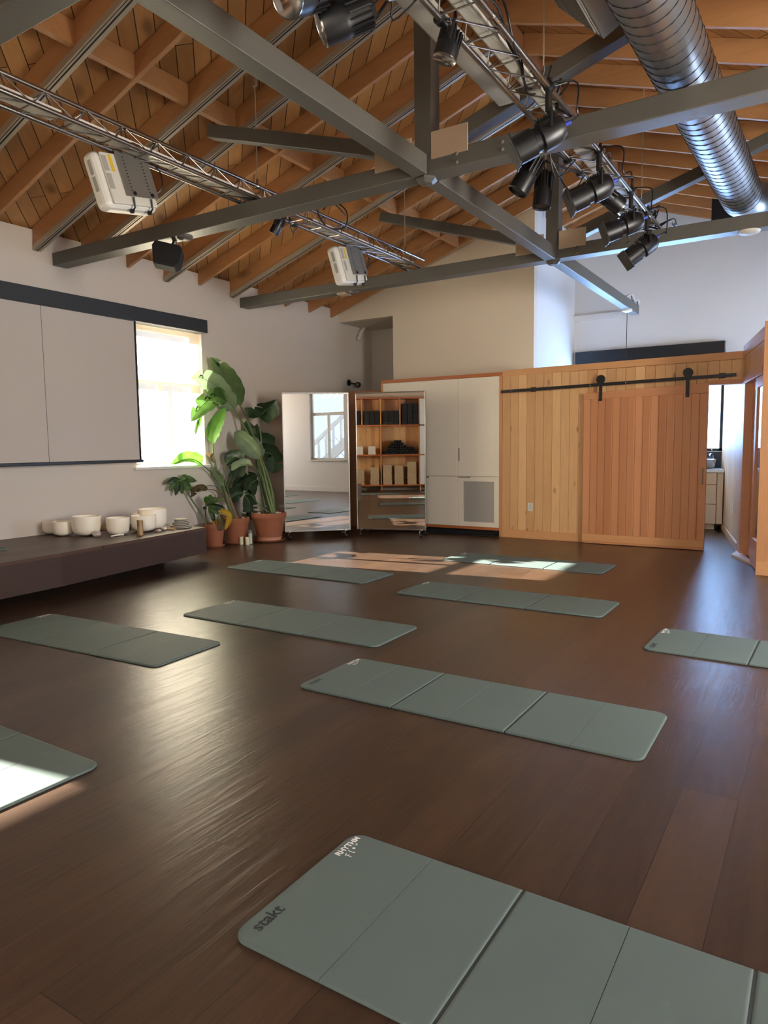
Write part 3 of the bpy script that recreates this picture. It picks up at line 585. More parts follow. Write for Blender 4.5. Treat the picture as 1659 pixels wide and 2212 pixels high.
struct(ang('trim_7', M['trimY'], A0+d*.0, A1, 2.30, 2.43, .13, off=-.008))
struct(ang('trim_8', M['doorX'], A0+d*.08, A1-d*.01, 1.98, 2.06, .14, off=-.012))
struct(ang('trim_9', M['doorX'], A1-d*.26, A1-d*.01, 0, 1.98, .14, off=-.01))
# end post and the wood-clad wall facing the room
m = MB(); m.box(A0.x, XR, 7.77, 7.89, 0, 2.44); struct(m.build('wall_closet', M['cedar']))
m = MB(); m.box(A0.x-.012, XR, 7.755, 7.77, 0, .14); struct(m.build('baseboard_closet', M['trimX'], bevel=.003))
m = MB(); m.box(A0.x-.012, A0.x+.09, 7.76, 7.90, .14, 2.47); struct(m.build('trim_10', M['trimZ'], bevel=.003))
m = MB(); m.prism([(A1.x, A1.y, -.0), (A1.x-.02, A1.y-.4, 0), (A0.x-.02, A0.y+.4, 0), (A0.x, A0.y+.4, 0)], (0, 0, .025)); struct(m.build('trim_11', M['maple']))
def pocket_door(s0, s1, off, label):
    p, q = lerp(A0, A1, s0), lerp(A0, A1, s1); dd = (q-p).normalized(); n = V(dd.y, -dd.x, 0); o = n*off
    t = thing('glazed_pocket_door', p+o, label, 'door', 'sliding glazed pocket doors')
    L_ = (q-p).length
    def pc(name, a, b_, z0_, z1_, mt, th=.035, e=0):
        P_ = [p+dd*a+o+n*e, p+dd*b_+o+n*e, p+dd*b_+o+n*(e+th), p+dd*a+o+n*(e+th)]
        m = MB(); m.prism([(v.x, v.y, z0_) for v in P_], (0, 0, z1_-z0_)); m.build(name, M[mt], t, bevel=.002)
    pc('stile', 0, .11, .01, 1.98, 'doorX'); pc('stile', L_-.11, L_, .01, 1.98, 'doorX')
    pc('top_rail', .11, L_-.11, 1.88, 1.98, 'doorX'); pc('bottom_rail', .11, L_-.11, .01, .30, 'doorX')
    pc('pane', .11, L_-.11, .30, 1.88, 'glass', .006, .014)
pocket_door(.06, .44, .02, 'glazed cedar sliding door nearer the camera at the right edge')
pocket_door(.40, .80, .07, 'glazed cedar sliding door further back at the right edge')
# vanity in the back room
t = thing('vanity_cabinet', (-1.9, 11.75, 0), 'pale maple vanity with drawers seen through the doorway', 'cabinet')
m = MB(); m.prism([(-3.4, 11.50, .085), (-1.285, 11.50, .085), (-1.392, YF-.001, .085), (-3.4, YF-.001, .085)], (0, 0, .775)); m.build('carcass', M['ridge'], t)
for x0, x1 in ((-1.364, -1.285),): m = MB(); m.box(x0, x1, 11.48, 11.50, .09, .855); m.build('side_door', M['maple'], t, bevel=.002)
for zz0, zz1 in ((.09, .38), (.39, .675), (.685, .855)):
    m = MB(); m.box(-1.95, -1.374, 11.48, 11.50, zz0, zz1); m.build('drawer', M['maple'], t, bevel=.002)
m = MB(); m.box(-3.4, -1.40, 11.56, YF-.001, 0, .085); m.build('toe_kick', M['maple'], t)
m = MB(); m.prism([(-3.42, 11.46, .862), (-1.272, 11.46, .862), (-1.390, YF-.001, .862), (-3.42, YF-.001, .862)], (0, 0, .043)); m.build('countertop', M['counter'], t, bevel=.004)
m = MB(); m.box(-3.44, -1.39, YF-.012, YF-.001, .906, 1.16); struct(m.build('trim_12', M['tile']))
p = V(-1.62, 11.8, .906)
t = thing('vessel_sink', p, 'polished steel basin on the white vanity counter', 'sink')
m = MB(); m.lathe([(.11, 0), (.17, .03), (.20, .14), (.205, .145), (.195, .14), (.165, .035), (0, .012)], p, (0, 0, 1), 36); m.build('basin', M['chrome'], t, smooth=50)
m = MB(); m.tube(bez([(-1.5, 12.02, .906), (-1.5, 12.02, 1.10), (-1.52, 11.9, 1.13), (-1.53, 11.85, 1.10)], 14), .012, 8); m.build('faucet', M['chrome'], t)
m = MB(); X0, X1, Z0, Z1 = -3.55, -1.385, 1.17, 2.74
for a in ((X0, X0+.045, Z0, Z1), (X1-.045, X1, Z0, Z1), (X0, X1, Z0, Z0+.045), (X0, X1, Z1-.045, Z1), (-2.5, -2.45, Z0, Z1)): m.box(a[0], a[1], YF+.02, YF+.07, a[2], a[3])
f = struct(m.build('window_4', M['black']))
m = MB(); m.box(X0+.045, X1-.045, YF+.04, YF+.045, Z0+.045, Z1-.045); m.build('pane', M['frost'], f)
m = MB(); m.box(-1.54, -1.52, YF-.02, YF+.02, Z0+.01, Z0+.05); m.build('latch', M['chrome'], f)
m = MB(); m.box(-3.69, -1.388, YF-.10, YF-.002, 2.62, 2.855); tag(m.build('shade_cassette', M['black'], bevel=.003), 'long black shade cassette on the white gable wall above the cedar wall', 'cassette')
m = MB(); m.box(-3.745, -2.96, YF-.05, YF-.001, 3.38, 3.47); struct(m.build('trim_13', M['wallwhite']))
m = MB(); m.box(-1.47, -.95, 10.82, 10.86, 4.315, 4.66); tag(m.build('black_baffle', M['blackmatte']), 'square black panel behind the end of the silver duct', 'panel')
outlet(lerp(A1, A2, .22)+V(-.003, 0, .47), (-.98, -.18, 0), 'white outlet on the sunlit cedar wall in the hall')
# ---------------------------------------------------------------- rolling mirrors
def mirror(a, b_, label, sag=0.0):
    a, b_ = V(*a, 0), V(*b_, 0); d = (b_-a).normalized(); n = V(d.y, -d.x, 0); L_ = (b_-a).length; c = (a+b_)/2
    t = thing('rolling_mirror', c, label, 'mirror', 'rolling studio mirrors')
    def q(s, o, z): p = a+d*s+n*o; return V(p.x, p.y, z)
    m = MB(); K = 12
    vs_, fs_ = [], []
    for i in range(K+1):
        for j in range(K+1):
            u, v = i/K, j/K; bow = -sag*((2*u-1)**2-1)-sag*.6*((2*v-1)**2-1)
            vs_.append(q(.012+(L_-.024)*u, bow, .125+1.935*v))
    for i in range(K):
        for j in range(K): k = i*(K+1)+j; fs_.append((k, k+K+1, k+K+2, k+1))
    m.add(vs_, fs_); o = m.build('mirror_glass', M['mirror'], t, smooth=180)
    m = MB(); m.ob(q(L_/2, -.03, 1.09), d*(L_/2-.006), n*.02, V(0, 0, .97)); m.build('backing', M['blackmatte'], t)
    m = MB()
    for s0, s1, z0_, z1_ in ((0, .012, .105, 2.08), (L_-.012, L_, .105, 2.08)): m.ob(q((s0+s1)/2, -.02, (z0_+z1_)/2), d*((s1-s0)/2), n*.03, V(0, 0, (z1_-z0_)/2))
    for zz in (.115, 2.07): m.ob(q(L_/2, -.02, zz), d*(L_/2-.012), n*.03, V(0, 0, .01))
    m.build('frame', M['alu'], t, bevel=.002)
    for s in (.07, L_-.07):
        for o_ in (.02, -.34):
            p = q(s, o_, 0)
            m = MB(); m.lathe([(0, -.012), (.028, -.012), (.032, -.006), (.032, .006), (.028, .012), (0, .012)], p+V(0, 0, .033), d, 18); cw = m.build('caster', M['black'], t, smooth=40)
            m = MB(); m.tube([p+V(0, 0, .04)-d*.018, p+V(0, 0, .075)-d*.018, p+V(0, 0, .105)], .009, 8); m.build('fork', M['chrome'], cw)
        m = MB(); m.beam(q(s, .03, .112), q(s, -.38, .112), .035, .025); m.build('foot', M['alu'], t, bevel=.003)
    return t
mirror((-6.50, 7.64), (-5.82, 8.30), 'tall rolling mirror beside the largest potted plant, reflecting a window')
mirror((-5.78, 8.41), (-4.80, 8.72), 'tall rolling mirror in front of the cream cabinet, reflecting shelves', .0007)

# ---------------------------------------------------------------- yoga mats
def text_mesh(s, size, shear=0, space=1, off=0):
    cu = bpy.data.curves.new('lettering', 'FONT'); cu.body = s; cu.size = size; cu.shear = shear; cu.space_character = space; cu.offset = off; cu.resolution_u = 4
    ob = bpy.data.objects.new('lettering', cu); C.objects.link(ob); dg = bpy.context.evaluated_depsgraph_get()
    me = bpy.data.meshes.new_from_object(ob.evaluated_get(dg)); bpy.data.objects.remove(ob); bpy.data.curves.remove(cu); return me
TX_S = text_mesh('stakt', .056, off=.0012); TX_R = text_mesh('RHYTHM', .030, off=.0010)
def flow_mesh():
    m = MB(); r = .0009
    def st(pts): m.tube(bez([(x, y, .0006) for x, y in pts], 8), r, 4)
    st([(0, 0), (.002, .012), (.004, .022)]); st([(-.003, .021), (.004, .023), (.012, .024)]); st([(.001, .012), (.009, .013)])
    st([(.024, .004), (.026, .016), (.029, .026)]); st([(.024, .004), (.027, .002), (.03, .004)])
    st([(.047, .010), (.043, .014), (.046, .019), (.051, .016), (.050, .011), (.047, .010)])
    st([(.066, .018), (.067, .013), (.070, .016), (.072, .013), (.076, .020)])
    o = m.build('lettering', M['inkw']); me = o.data; bpy.data.objects.remove(o); return me
TX_F = flow_mesh()
for me, mt in ((TX_S, 'ink'), (TX_R, 'inkw')):
    me.materials.clear(); me.materials.append(M[mt])
def panel_mesh(x0, x1, rl, rr, Wd=.60, T=.0125, tl=0, tr=0):
    """one stiff foam panel with soft rounded rim; rl/rr = round the left/right corners"""
    R = .055; r = .007; pts = []
    def arc(cx_, cy_, a0, a1, rad):
        return [(cx_+rad*math.cos(a0+(a1-a0)*k/8), cy_+rad*math.sin(a0+(a1-a0)*k/8)) for k in range(9)]
    def outline(ins):
        rl_, rr_ = (R if rl else .004), (R if rr else .004)
        g = ins
        def cor(cx_, cy_, a0, rad):
            rad2 = max(rad-g, .001); return arc(cx_, cy_, a0, a0+math.pi/2, rad2)
        o = cor(x1-max(rr_, g+.001), Wd-max(rr_, g+.001), 0, max(rr_, g+.001))+cor(x0+max(rl_, g+.001), Wd-max(rl_, g+.001), math.pi/2, max(rl_, g+.001))
        o += cor(x0+max(rl_, g+.001), max(rl_, g+.001), math.pi, max(rl_, g+.001))+cor(x1-max(rr_, g+.001), max(rr_, g+.001), 1.5*math.pi, max(rr_, g+.001)); return o
    m = MB(); rings = [(.003, 0), (.0, .003), (0, T-.006), (.0015, T-.003), (.005, T-.0008), (.011, T)]
    n = len(outline(0)); vs_ = []; fs_ = []
    for ins, z in rings:
        for x, y in outline(ins):
            if tl and x < x0+.012: x = min(x, x0+.0006+ins*.06) if ins < .009 else min(x, x0+.0012)
            if tr and x > x1-.012: x = max(x, x1-.0006-ins*.06) if ins < .009 else max(x, x1-.0012)
            vs_.append((x, y, z))
    for i in range(len(rings)-1):
        for k in range(n): fs_.append((i*n+k, i*n+(k+1) % n, (i+1)*n+(k+1) % n, (i+1)*n+k))
    fs_.append(tuple(range(n))[::-1]); fs_.append(tuple((len(rings)-1)*n+k for k in range(n)))
    m.add(vs_, fs_); return m
PW = .305
def make_mat():
    t = thing('folding_mat', (0, 0, 0), 'mat', 'exercise mat', 'grey green folding exercise mats on the floor')
    for i in range(6):
        x0, x1 = i*PW+(.0002 if i % 2 else .003)*(i > 0), (i+1)*PW-(.0002 if i % 2 == 0 else .003)*(i < 5)
        panel_mesh(x0, x1, i == 0, i == 5, tl=i % 2, tr=1-i % 2).build('panel', M['mat'], t, smooth=35)
    m = MB()
    for i in range(1, 6): m.box(i*PW-.006, i*PW+.006, .006, .594, .001, .0085 if i % 2 == 0 else .011)
    m.build('hinge_strip', M['matseam'], t)
    o = bpy.data.objects.new('stakt_print', TX_S); C.objects.link(o); o.parent = t; o.location = (.062, .052, .0129); o.rotation_euler = (0, 0, math.pi/2); o['label'] = 'dark grey word stakt'
    o = bpy.data.objects.new('rhythm_print', TX_R); C.objects.link(o); o.parent = t; o.location = (.042, .452, .0129); o.rotation_euler = (0, 0, math.pi/2); o['label'] = 'white word RHYTHM'
    o = bpy.data.objects.new('flow_print', TX_F); C.objects.link(o); o.parent = t; o.location = (.078, .468, .0125); o.rotation_euler = (0, 0, math.pi/2+.15); o['label'] = 'white script word Flow'
    return t
MATS = [((-1.318, 1.275), 0.0, 'nearest mat in the foreground with the words stakt and RHYTHM'),
        ((-2.425, 2.915), .3, 'whole mat in the middle of the room behind the nearest mat'),
        ((-4.36, 1.175), -.6, 'sunlit mat cut off by the left picture edge, nearest on that side'),
        ((-5.215, 2.655), 3.0, 'mat at the left edge in front of the stage'),
        ((-4.285, 3.745), .6, 'mat lying in the window glow beyond the left edge mat'),
        ((-3.225, 5.275), 0, 'dark grey mat in shade just in front of the sunlit far mat'),
        ((-.955, 4.585), -1.6, 'mat at the right picture edge on the blue lit floor'),
        ((-5.55, 5.50), 0, 'furthest mat on the left, in front of the plants and the mirror'),
        ((-3.705, 7.085), -.3, 'furthest mat on the right, half in the sun patch before the cedar wall'),
        ((-6.3, -.55), 2, 'mat behind the camera, seen only in the mirrors'),
        ((-3.9, -.75), -1, 'mat behind the camera in front of the shelves, seen only in the mirrors')]
mat0 = make_mat()
for i, (p, a, lab) in enumerate(MATS):
    o = mat0 if i == 0 else dup(mat0)
    o.location = (p[0], p[1], .0); o.rotation_euler = (0, 0, math.radians(a)); o['label'] = lab

# ---------------------------------------------------------------- potted plants
def pot(c, r, h, rb, label, saucer=True, band=False):
    t = thing('potted_plant', (c[0], c[1], 0), label, 'potted plant', 'terracotta potted plants by the left wall'); c = V(c[0], c[1], 0)
    z0_ = .022
    m = MB(); m.lathe([(rb, z0_), (rb+(r-rb)*.78, z0_+h*.80), (r*.985, z0_+h*.80), (r, z0_+h*.83), (r*1.005, z0_+h*.97), (r*.985, z0_+h), (r*.90, z0_+h), (r*.88, z0_+h*.9), (0, z0_+h*.88)], c, (0, 0, 1), 56)
    p = m.build('pot', M['terra'], t, smooth=45)
    if band:
        m = MB(); m.lathe([(rb+.001, z0_+.002), (rb+(r-rb)*.11+.0015, z0_+h*.12), (rb+(r-rb)*.11, z0_+h*.121)], c, (0, 0, 1), 56); m.build('lime_band', M['terralt'], p, smooth=45)
    m = MB(); m.lathe([(rb*1.12, 0), (rb*1.32, .022), (rb*1.36, .034), (rb*1.30, .034), (rb*1.24, .018), (0, .018)], c, (0, 0, 1), 56); m.build('saucer', M['terra'], t, smooth=45)
    m = MB(); m.lathe([(0, z0_+h*.905), (r*.885, z0_+h*.90)], c, (0, 0, 1), 40); m.build('soil', M['soil'], t)
    return t, z0_+h*.9
def pebbles(t, c, r, z, n, seed):
    rr = random.Random(seed)
    for i in range(n):
        a = rr.uniform(-math.pi, math.pi); q = rr.uniform(.55, .86)*r; s = rr.uniform(.016, .034)
        m = MB(); m.lathe([(0, -1*s*.7), (s*.7, -s*.5), (s, 0), (s*.75, s*.45), (0, s*.65)], (c[0]+q*math.cos(a), c[1]+q*math.sin(a), z+s*.5), (rr.uniform(-.3, .3), rr.uniform(-.3, .3), 1), 9); m.build('pebble', M['pebble'], t, smooth=80)
def leaf(t, pts, w, mat='leaf', roll=0, fold=.25, tip=.75, tears=0, seed=0, droop=0, base=.25, name='leaf'):
    """blade along the 3-D points pts, half-width w; roll turns it about the midrib; fold makes a V section; droop bends the halves"""
    rr = random.Random(seed*17+3); mid = bez(pts, 20); n = len(mid)-1; m = MB(); K = 5; vs_, uv, fs_ = [], [], []
    tear = set(rr.sample(range(4, n-1), min(tears, max(0, n-6)))) if tears else set()
    for side in (-1, 1):
        o = len(vs_); rows = []
        for i in range(n+1):
            s = i/n; T = (mid[min(i+1, n)]-mid[max(i-1, 0)]).normalized(); view = (mid[i]-CAM).normalized()
            sd = T.cross(view)
            sd = sd.normalized() if sd.length > 1e-3 else T.orthogonal()
            nn = sd.cross(T).normalized()
            ca, sa = math.cos(roll), math.sin(roll); sd, nn = sd*ca+nn*sa, nn*ca-sd*sa
            prof = (min(1, (s/base))**.55 if s < base else 1)*(1-max(0, (s-tip)/(1-tip))**1.8)**.8 if s < 1 else 0
            ww = w*max(prof, .0)
            wob = 1+.05*math.sin(i*1.9+seed+side)
            for k in range(K+1):
                u = k/K; ang_ = fold+droop*u
                p = mid[i]+sd*side*ww*wob*u*math.cos(ang_)+nn*(-ww*u*math.sin(ang_))+nn*.006*math.sin(i*2.1+k)*u
                if p.x < XL+.03: p = CAM+(p-CAM)*((XL+.03-CAM.x)/(p.x-CAM.x))
                vs_.append(p); uv.append((s*3, side*u*.5+.5))
        for i in range(n):
            if i in tear and side == (1 if (i+seed) % 2 else -1): 
                k0 = 2
                for k in range(k0): a = o+i*(K+1)+k; fs_.append((a, a+1, a+K+2, a+K+1))
                continue
            for k in range(K): a = o+i*(K+1)+k; fs_.append((a, a+1, a+K+2, a+K+1) if side > 0 else (a, a+K+1, a+K+2, a+1))
    m.add(vs_, fs_); m.uv = uv; lf = m.build(name, M[mat], t, smooth=180)
    m = MB(); m.tube([q for q in mid[:-1]], [max(.0015, .007*(1-i/n)) for i in range(n)], 6); m.build('midrib', M['stem'], lf, smooth=60)
    return lf
def stalk(t, pts, r0, r1, mat='stem', name='stem'):
    P_ = bez(pts, 18); m = MB(); m.tube(P_, [r0+(r1-r0)*i/(len(P_)-1) for i in range(len(P_))], 8); return m.build(name, M[mat], t, smooth=60)
def pp(D):   # point from the 1443x2212 close-up of the plants, at distance D along the view
    def f(x, y, dd=0):
        p = atD(340+x/4.81, 740+y/4.81, D+dd)
        return p if p.x > XL+.10 else atX(340+x/4.81, 740+y/4.81, XL+.10-.3*min(0, dd))
    return f
# --- big bird of paradise in the large pot
c3 = (-6.60, 7.42); D3 = (V(c3[0], c3[1], 0)-CAM).dot(FWD); P = pp(D3)
t, zz = pot(c3, .245, .385, .165, 'largest terracotta pot holding the tall bird of paradise plant', band=True); pebbles(t, c3, .235, zz, 16, 1)
stalk(t, [P(1200, 1775), P(1120, 1500), P(1040, 1180), P(930, 920), P(805, 700)], .030, .010)
leaf(t, [P(805, 700), P(700, 575), P(600, 445), P(460, 372), P(345, 368)], .155, 'leafp', roll=0, fold=.1, droop=.25, tears=5, seed=1, base=.2, tip=.6)
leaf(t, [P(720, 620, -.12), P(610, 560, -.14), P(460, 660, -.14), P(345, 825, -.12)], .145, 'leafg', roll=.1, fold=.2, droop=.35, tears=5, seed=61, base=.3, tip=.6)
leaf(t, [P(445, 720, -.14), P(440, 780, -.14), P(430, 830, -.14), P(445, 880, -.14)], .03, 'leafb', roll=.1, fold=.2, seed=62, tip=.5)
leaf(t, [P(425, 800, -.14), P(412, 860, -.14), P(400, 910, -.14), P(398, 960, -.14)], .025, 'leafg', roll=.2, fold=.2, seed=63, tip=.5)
stalk(t, [P(1215, 1775, .03), P(1180, 1500, .05), P(1080, 1200, .06), P(975, 900, .1), P(850, 640, .12)], .028, .008)
leaf(t, [P(870, 650, .12), P(770, 450, .14), P(660, 290, .12), P(550, 150, .1)], .16, 'leaf', roll=-.15, fold=.15, droop=.3, tears=1, seed=2, base=.25, tip=.5)
stalk(t, [P(1170, 1770, .1), P(1100, 1400, .1), P(1080, 1050, .08), P(1057, 775, .05)], .026, .007)
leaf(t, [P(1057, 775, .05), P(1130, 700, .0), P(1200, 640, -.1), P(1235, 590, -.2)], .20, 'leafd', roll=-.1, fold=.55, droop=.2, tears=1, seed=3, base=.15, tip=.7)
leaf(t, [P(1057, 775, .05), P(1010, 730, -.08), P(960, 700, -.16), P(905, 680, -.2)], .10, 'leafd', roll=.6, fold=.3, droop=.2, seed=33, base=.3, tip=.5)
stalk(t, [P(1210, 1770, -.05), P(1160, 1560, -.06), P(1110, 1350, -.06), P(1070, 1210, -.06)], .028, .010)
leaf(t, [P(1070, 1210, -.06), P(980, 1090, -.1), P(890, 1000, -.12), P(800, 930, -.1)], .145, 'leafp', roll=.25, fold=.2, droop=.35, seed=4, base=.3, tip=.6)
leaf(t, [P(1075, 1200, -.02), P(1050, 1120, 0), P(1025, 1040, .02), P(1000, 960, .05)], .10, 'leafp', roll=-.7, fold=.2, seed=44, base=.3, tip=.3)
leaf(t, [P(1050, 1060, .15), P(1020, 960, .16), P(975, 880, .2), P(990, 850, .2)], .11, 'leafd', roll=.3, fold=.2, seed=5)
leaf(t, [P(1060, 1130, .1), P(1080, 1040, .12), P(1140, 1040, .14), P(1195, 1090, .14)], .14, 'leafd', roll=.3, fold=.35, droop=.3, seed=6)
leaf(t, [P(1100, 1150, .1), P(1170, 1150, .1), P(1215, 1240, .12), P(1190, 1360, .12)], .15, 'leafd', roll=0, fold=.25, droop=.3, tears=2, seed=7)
stalk(t, [P(1130, 1770, .05), P(1080, 1500, .05), P(1040, 1330, .05), P(1010, 1150, .08)], .024, .010, 'stemd')
stalk(t, [P(1190, 1770, -.1), P(1130, 1560, -.12), P(1090, 1390, -.15), P(990, 1280, -.2)], .012, .006)
leaf(t, [P(990, 1280, -.2), P(910, 1262, -.2), P(840, 1280, -.2), P(765, 1330, -.2)], .075, 'leafp', roll=-.7, fold=.3, droop=.3, seed=8)
stalk(t, [P(1160, 1765, -.05), P(1060, 1690, -.1), P(985, 1590, -.1), P(900, 1565, -.1)], .009, .005)
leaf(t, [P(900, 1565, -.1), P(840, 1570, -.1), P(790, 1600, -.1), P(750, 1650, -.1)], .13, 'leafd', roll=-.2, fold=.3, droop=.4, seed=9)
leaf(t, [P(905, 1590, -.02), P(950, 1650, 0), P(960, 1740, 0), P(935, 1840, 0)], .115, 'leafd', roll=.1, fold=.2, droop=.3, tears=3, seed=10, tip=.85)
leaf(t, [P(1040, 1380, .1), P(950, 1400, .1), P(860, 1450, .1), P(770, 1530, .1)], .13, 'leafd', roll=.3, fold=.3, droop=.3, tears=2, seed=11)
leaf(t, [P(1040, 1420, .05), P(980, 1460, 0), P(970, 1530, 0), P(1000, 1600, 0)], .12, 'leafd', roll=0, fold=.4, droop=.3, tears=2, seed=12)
stalk(t, [P(1100, 1770, -.1), P(1060, 1720, -.12), P(1030, 1690, -.12)], .006, .003)
def bulb(t, P_, x, y, x1, y1, r):
    a, b_ = P_(x, y, -.12), P_(x1, y1, -.1); m = MB(); m.lathe([(0, -r), (r*.5, -r*.87), (r*.87, -r*.5), (r, 0), (r*.87, r*.5), (r*.5, r*.87), (.006, r*1.05)], a, (b_-a), 24); g = m.build('watering_globe', M['glass'], t, smooth=80)
    m = MB(); m.tube([a+(b_-a).normalized()*r, b_], .006, 8); m.build('globe_stem', M['glass'], g)
bulb(t, P, 1293, 1697, 1245, 1770, .038); bulb(t, P, 1128, 1702, 1150, 1770, .038)
# --- middle pot
c2 = (-6.86, 7.04); D2 = (V(c2[0], c2[1], 0)-CAM).dot(FWD); P = pp(D2)
t, zz = pot(c2, .185, .335, .125, 'medium terracotta pot with a bird of paradise, between two other pots'); pebbles(t, c2, .18, zz, 11, 2)
stalk(t, [P(800, 1840), P(730, 1650), P(680, 1480), P(620, 1330)], .036, .018, 'stemd')
stalk(t, [P(830, 1840), P(760, 1660), P(700, 1540)], .03, .02, 'bark', 'dry_sheath')
stalk(t, [P(690, 1500), P(620, 1340), P(580, 1180), P(572, 1060)], .020, .007)
leaf(t, [P(572, 1060), P(595, 940), P(640, 820), P(710, 665)], .115, 'leafb', roll=.55, fold=.35, seed=13, base=.3, tip=.5)
leaf(t, [P(690, 1490, -.03), P(655, 1420, -.03), P(620, 1360, -.03), P(588, 1285, -.03)], .07, 'leafp', roll=.4, fold=.3, seed=14, base=.4, tip=.5)
leaf(t, [P(600, 1260, -.03), P(580, 1210, -.03), P(560, 1170, -.03), P(505, 1150, -.03)], .035, 'leafbr', seed=41, roll=.4)
stalk(t, [P(700, 1600), P(640, 1470), P(555, 1350), P(460, 1265)], .014, .006)
leaf(t, [P(460, 1265), P(380, 1215), P(270, 1215), P(150, 1270)], .105, 'leafb', roll=-.45, fold=.35, droop=.3, seed=15, base=.2, tip=.55)
stalk(t, [P(700, 1640, -.05), P(650, 1570, -.05), P(580, 1530, -.08), P(510, 1525, -.1)], .009, .005, 'bark')
leaf(t, [P(520, 1525, -.1), P(450, 1500, -.1), P(390, 1530, -.1), P(345, 1610, -.1)], .06, 'leafbr', roll=.2, fold=.4, droop=.4, tears=3, seed=16)
stalk(t, [P(690, 1560, .05), P(590, 1490, .05), P(490, 1490, .05)], .006, .004)
stalk(t, [P(730, 1700, .05), P(690, 1480, .05), P(690, 1340, .05), P(720, 1255, .05)], .012, .005)
leaf(t, [P(712, 1262, .05), P(770, 1200, .05), P(830, 1190, .05), P(885, 1245, .05)], .10, 'leafd', roll=.5, fold=.35, droop=.3, seed=17)
leaf(t, [P(725, 1290, .12), P(790, 1260, .12), P(830, 1310, .12), P(790, 1400, .12)], .13, 'leafd', roll=.2, fold=.3, droop=.3, seed=18)
leaf(t, [P(760, 1640, .15), P(720, 1540, .15), P(750, 1420, .15), P(760, 1340, .15)], .03, 'stemd' if False else 'leafd', seed=19, roll=.3)
stalk(t, [P(800, 1800, .0), P(770, 1650, .0), P(735, 1540, 0), P(700, 1430, .0)], .008, .004)
bulb(t, P, 853, 1782, 838, 1840, .036)
# --- small pot with monstera and pothos
c1 = (-6.90, 6.66); D1 = (V(c1[0], c1[1], 0)-CAM).dot(FWD); P = pp(D1)
t, zz = pot(c1, .150, .29, .105, 'smallest terracotta pot with a yellowing plant, at the end of the stage')
stalk(t, [P(515, 1900), P(440, 1760), P(350, 1620), P(245, 1430)], .013, .007)
for i, (x, y) in enumerate(((120, 1540), (185, 1590), (255, 1575), (360, 1545), (408, 1440), (90, 1465), (330, 1410))):
    leaf(t, [P(240, 1435), P((240*1.4+x)/2.4, (1435*1.4+y)/2.4-22, -.04), P((240+2*x)/3, (1435+2*y)/3-12, -.06), P(x, y, -.04)], .043, 'leafd' if i in (1, 5) else 'leafg', roll=.12*(i-3), fold=.2, seed=20+i, base=.35, tip=.5)
stalk(t, [P(540, 1900), P(505, 1830), P(500, 1740), P(510, 1680)], .010, .007, 'bark')
for i, (a, b_, mt, w_) in enumerate((((515, 1680), (560, 1580), 'leafb', .05), ((515, 1680), (500, 1600), 'leafb', .045), ((520, 1690), (690, 1630), 'leaf', .045), ((520, 1700), (710, 1730), 'leafd', .055), ((530, 1700), (640, 1790), 'leaf', .05), ((540, 1700), (560, 1830), 'leaf', .045), ((560, 1760), (600, 1880), 'leafd', .04), ((500, 1700), (610, 1610), 'leaf', .05))):
    x0, y0 = a; x1, y1 = b_
    leaf(t, [P(x0, y0, -.03), P(x0+(x1-x0)*.35, y0+(y1-y0)*.35-14, -.06), P(x0+(x1-x0)*.7, y0+(y1-y0)*.7-10, -.08), P(x1, y1, -.08)], w_, mt, roll=.3*((i % 3)-1), fold=.3, droop=.3, seed=30+i, base=.4, tip=.5)
leaf(t, [P(640, 1770, -.1), P(690, 1770, -.12), P(735, 1810, -.13), P(700, 1950, -.13)], .055, 'leafy', roll=.5, fold=.3, droop=.4, seed=50)
leaf(t, [P(640, 1790, -.12), P(660, 1840, -.14), P(665, 1900, -.14), P(640, 1955, -.14)], .06, 'leafbr', roll=-.2, fold=.3, droop=.3, seed=51)
leaf(t, [P(610, 1840, -.1), P(600, 1880, -.12), P(595, 1910, -.12), P(598, 1940, -.12)], .03, 'leafy', roll=.3, fold=.3, seed=52)
# candles on the floor
for i, (px, py, r, h, lab) in enumerate(((522, 1176, .030, .105, 'ivory candle on the floor, leftmost of the three by the pots'), (534.5, 1177, .029, .105, 'ivory candle on the floor, middle one of the three'), (541, 1174.5, .027, .145, 'tallest ivory candle, inside a clear glass cylinder'))):
    p = atZ(px, py, 0); p.z = 0; m = MB(); m.lathe([(r, .001), (r, h-.003), (r-.003, h), (r*.6, h-.004), (0, h-.006)], p, (0, 0, 1), 28); c_ = tag(m.build('candle', M['wax'], smooth=40), lab, 'candle', 'ivory candles by the pots')
    if i == 2:
        m = MB(); m.lathe([(.055, .0), (.055, .19), (.052, .19), (.052, .004)], p, (0, 0, 1), 36); tag(m.build('glass_hurricane', M['glass'], smooth=40), 'clear glass cylinder around the tallest candle', 'glass')
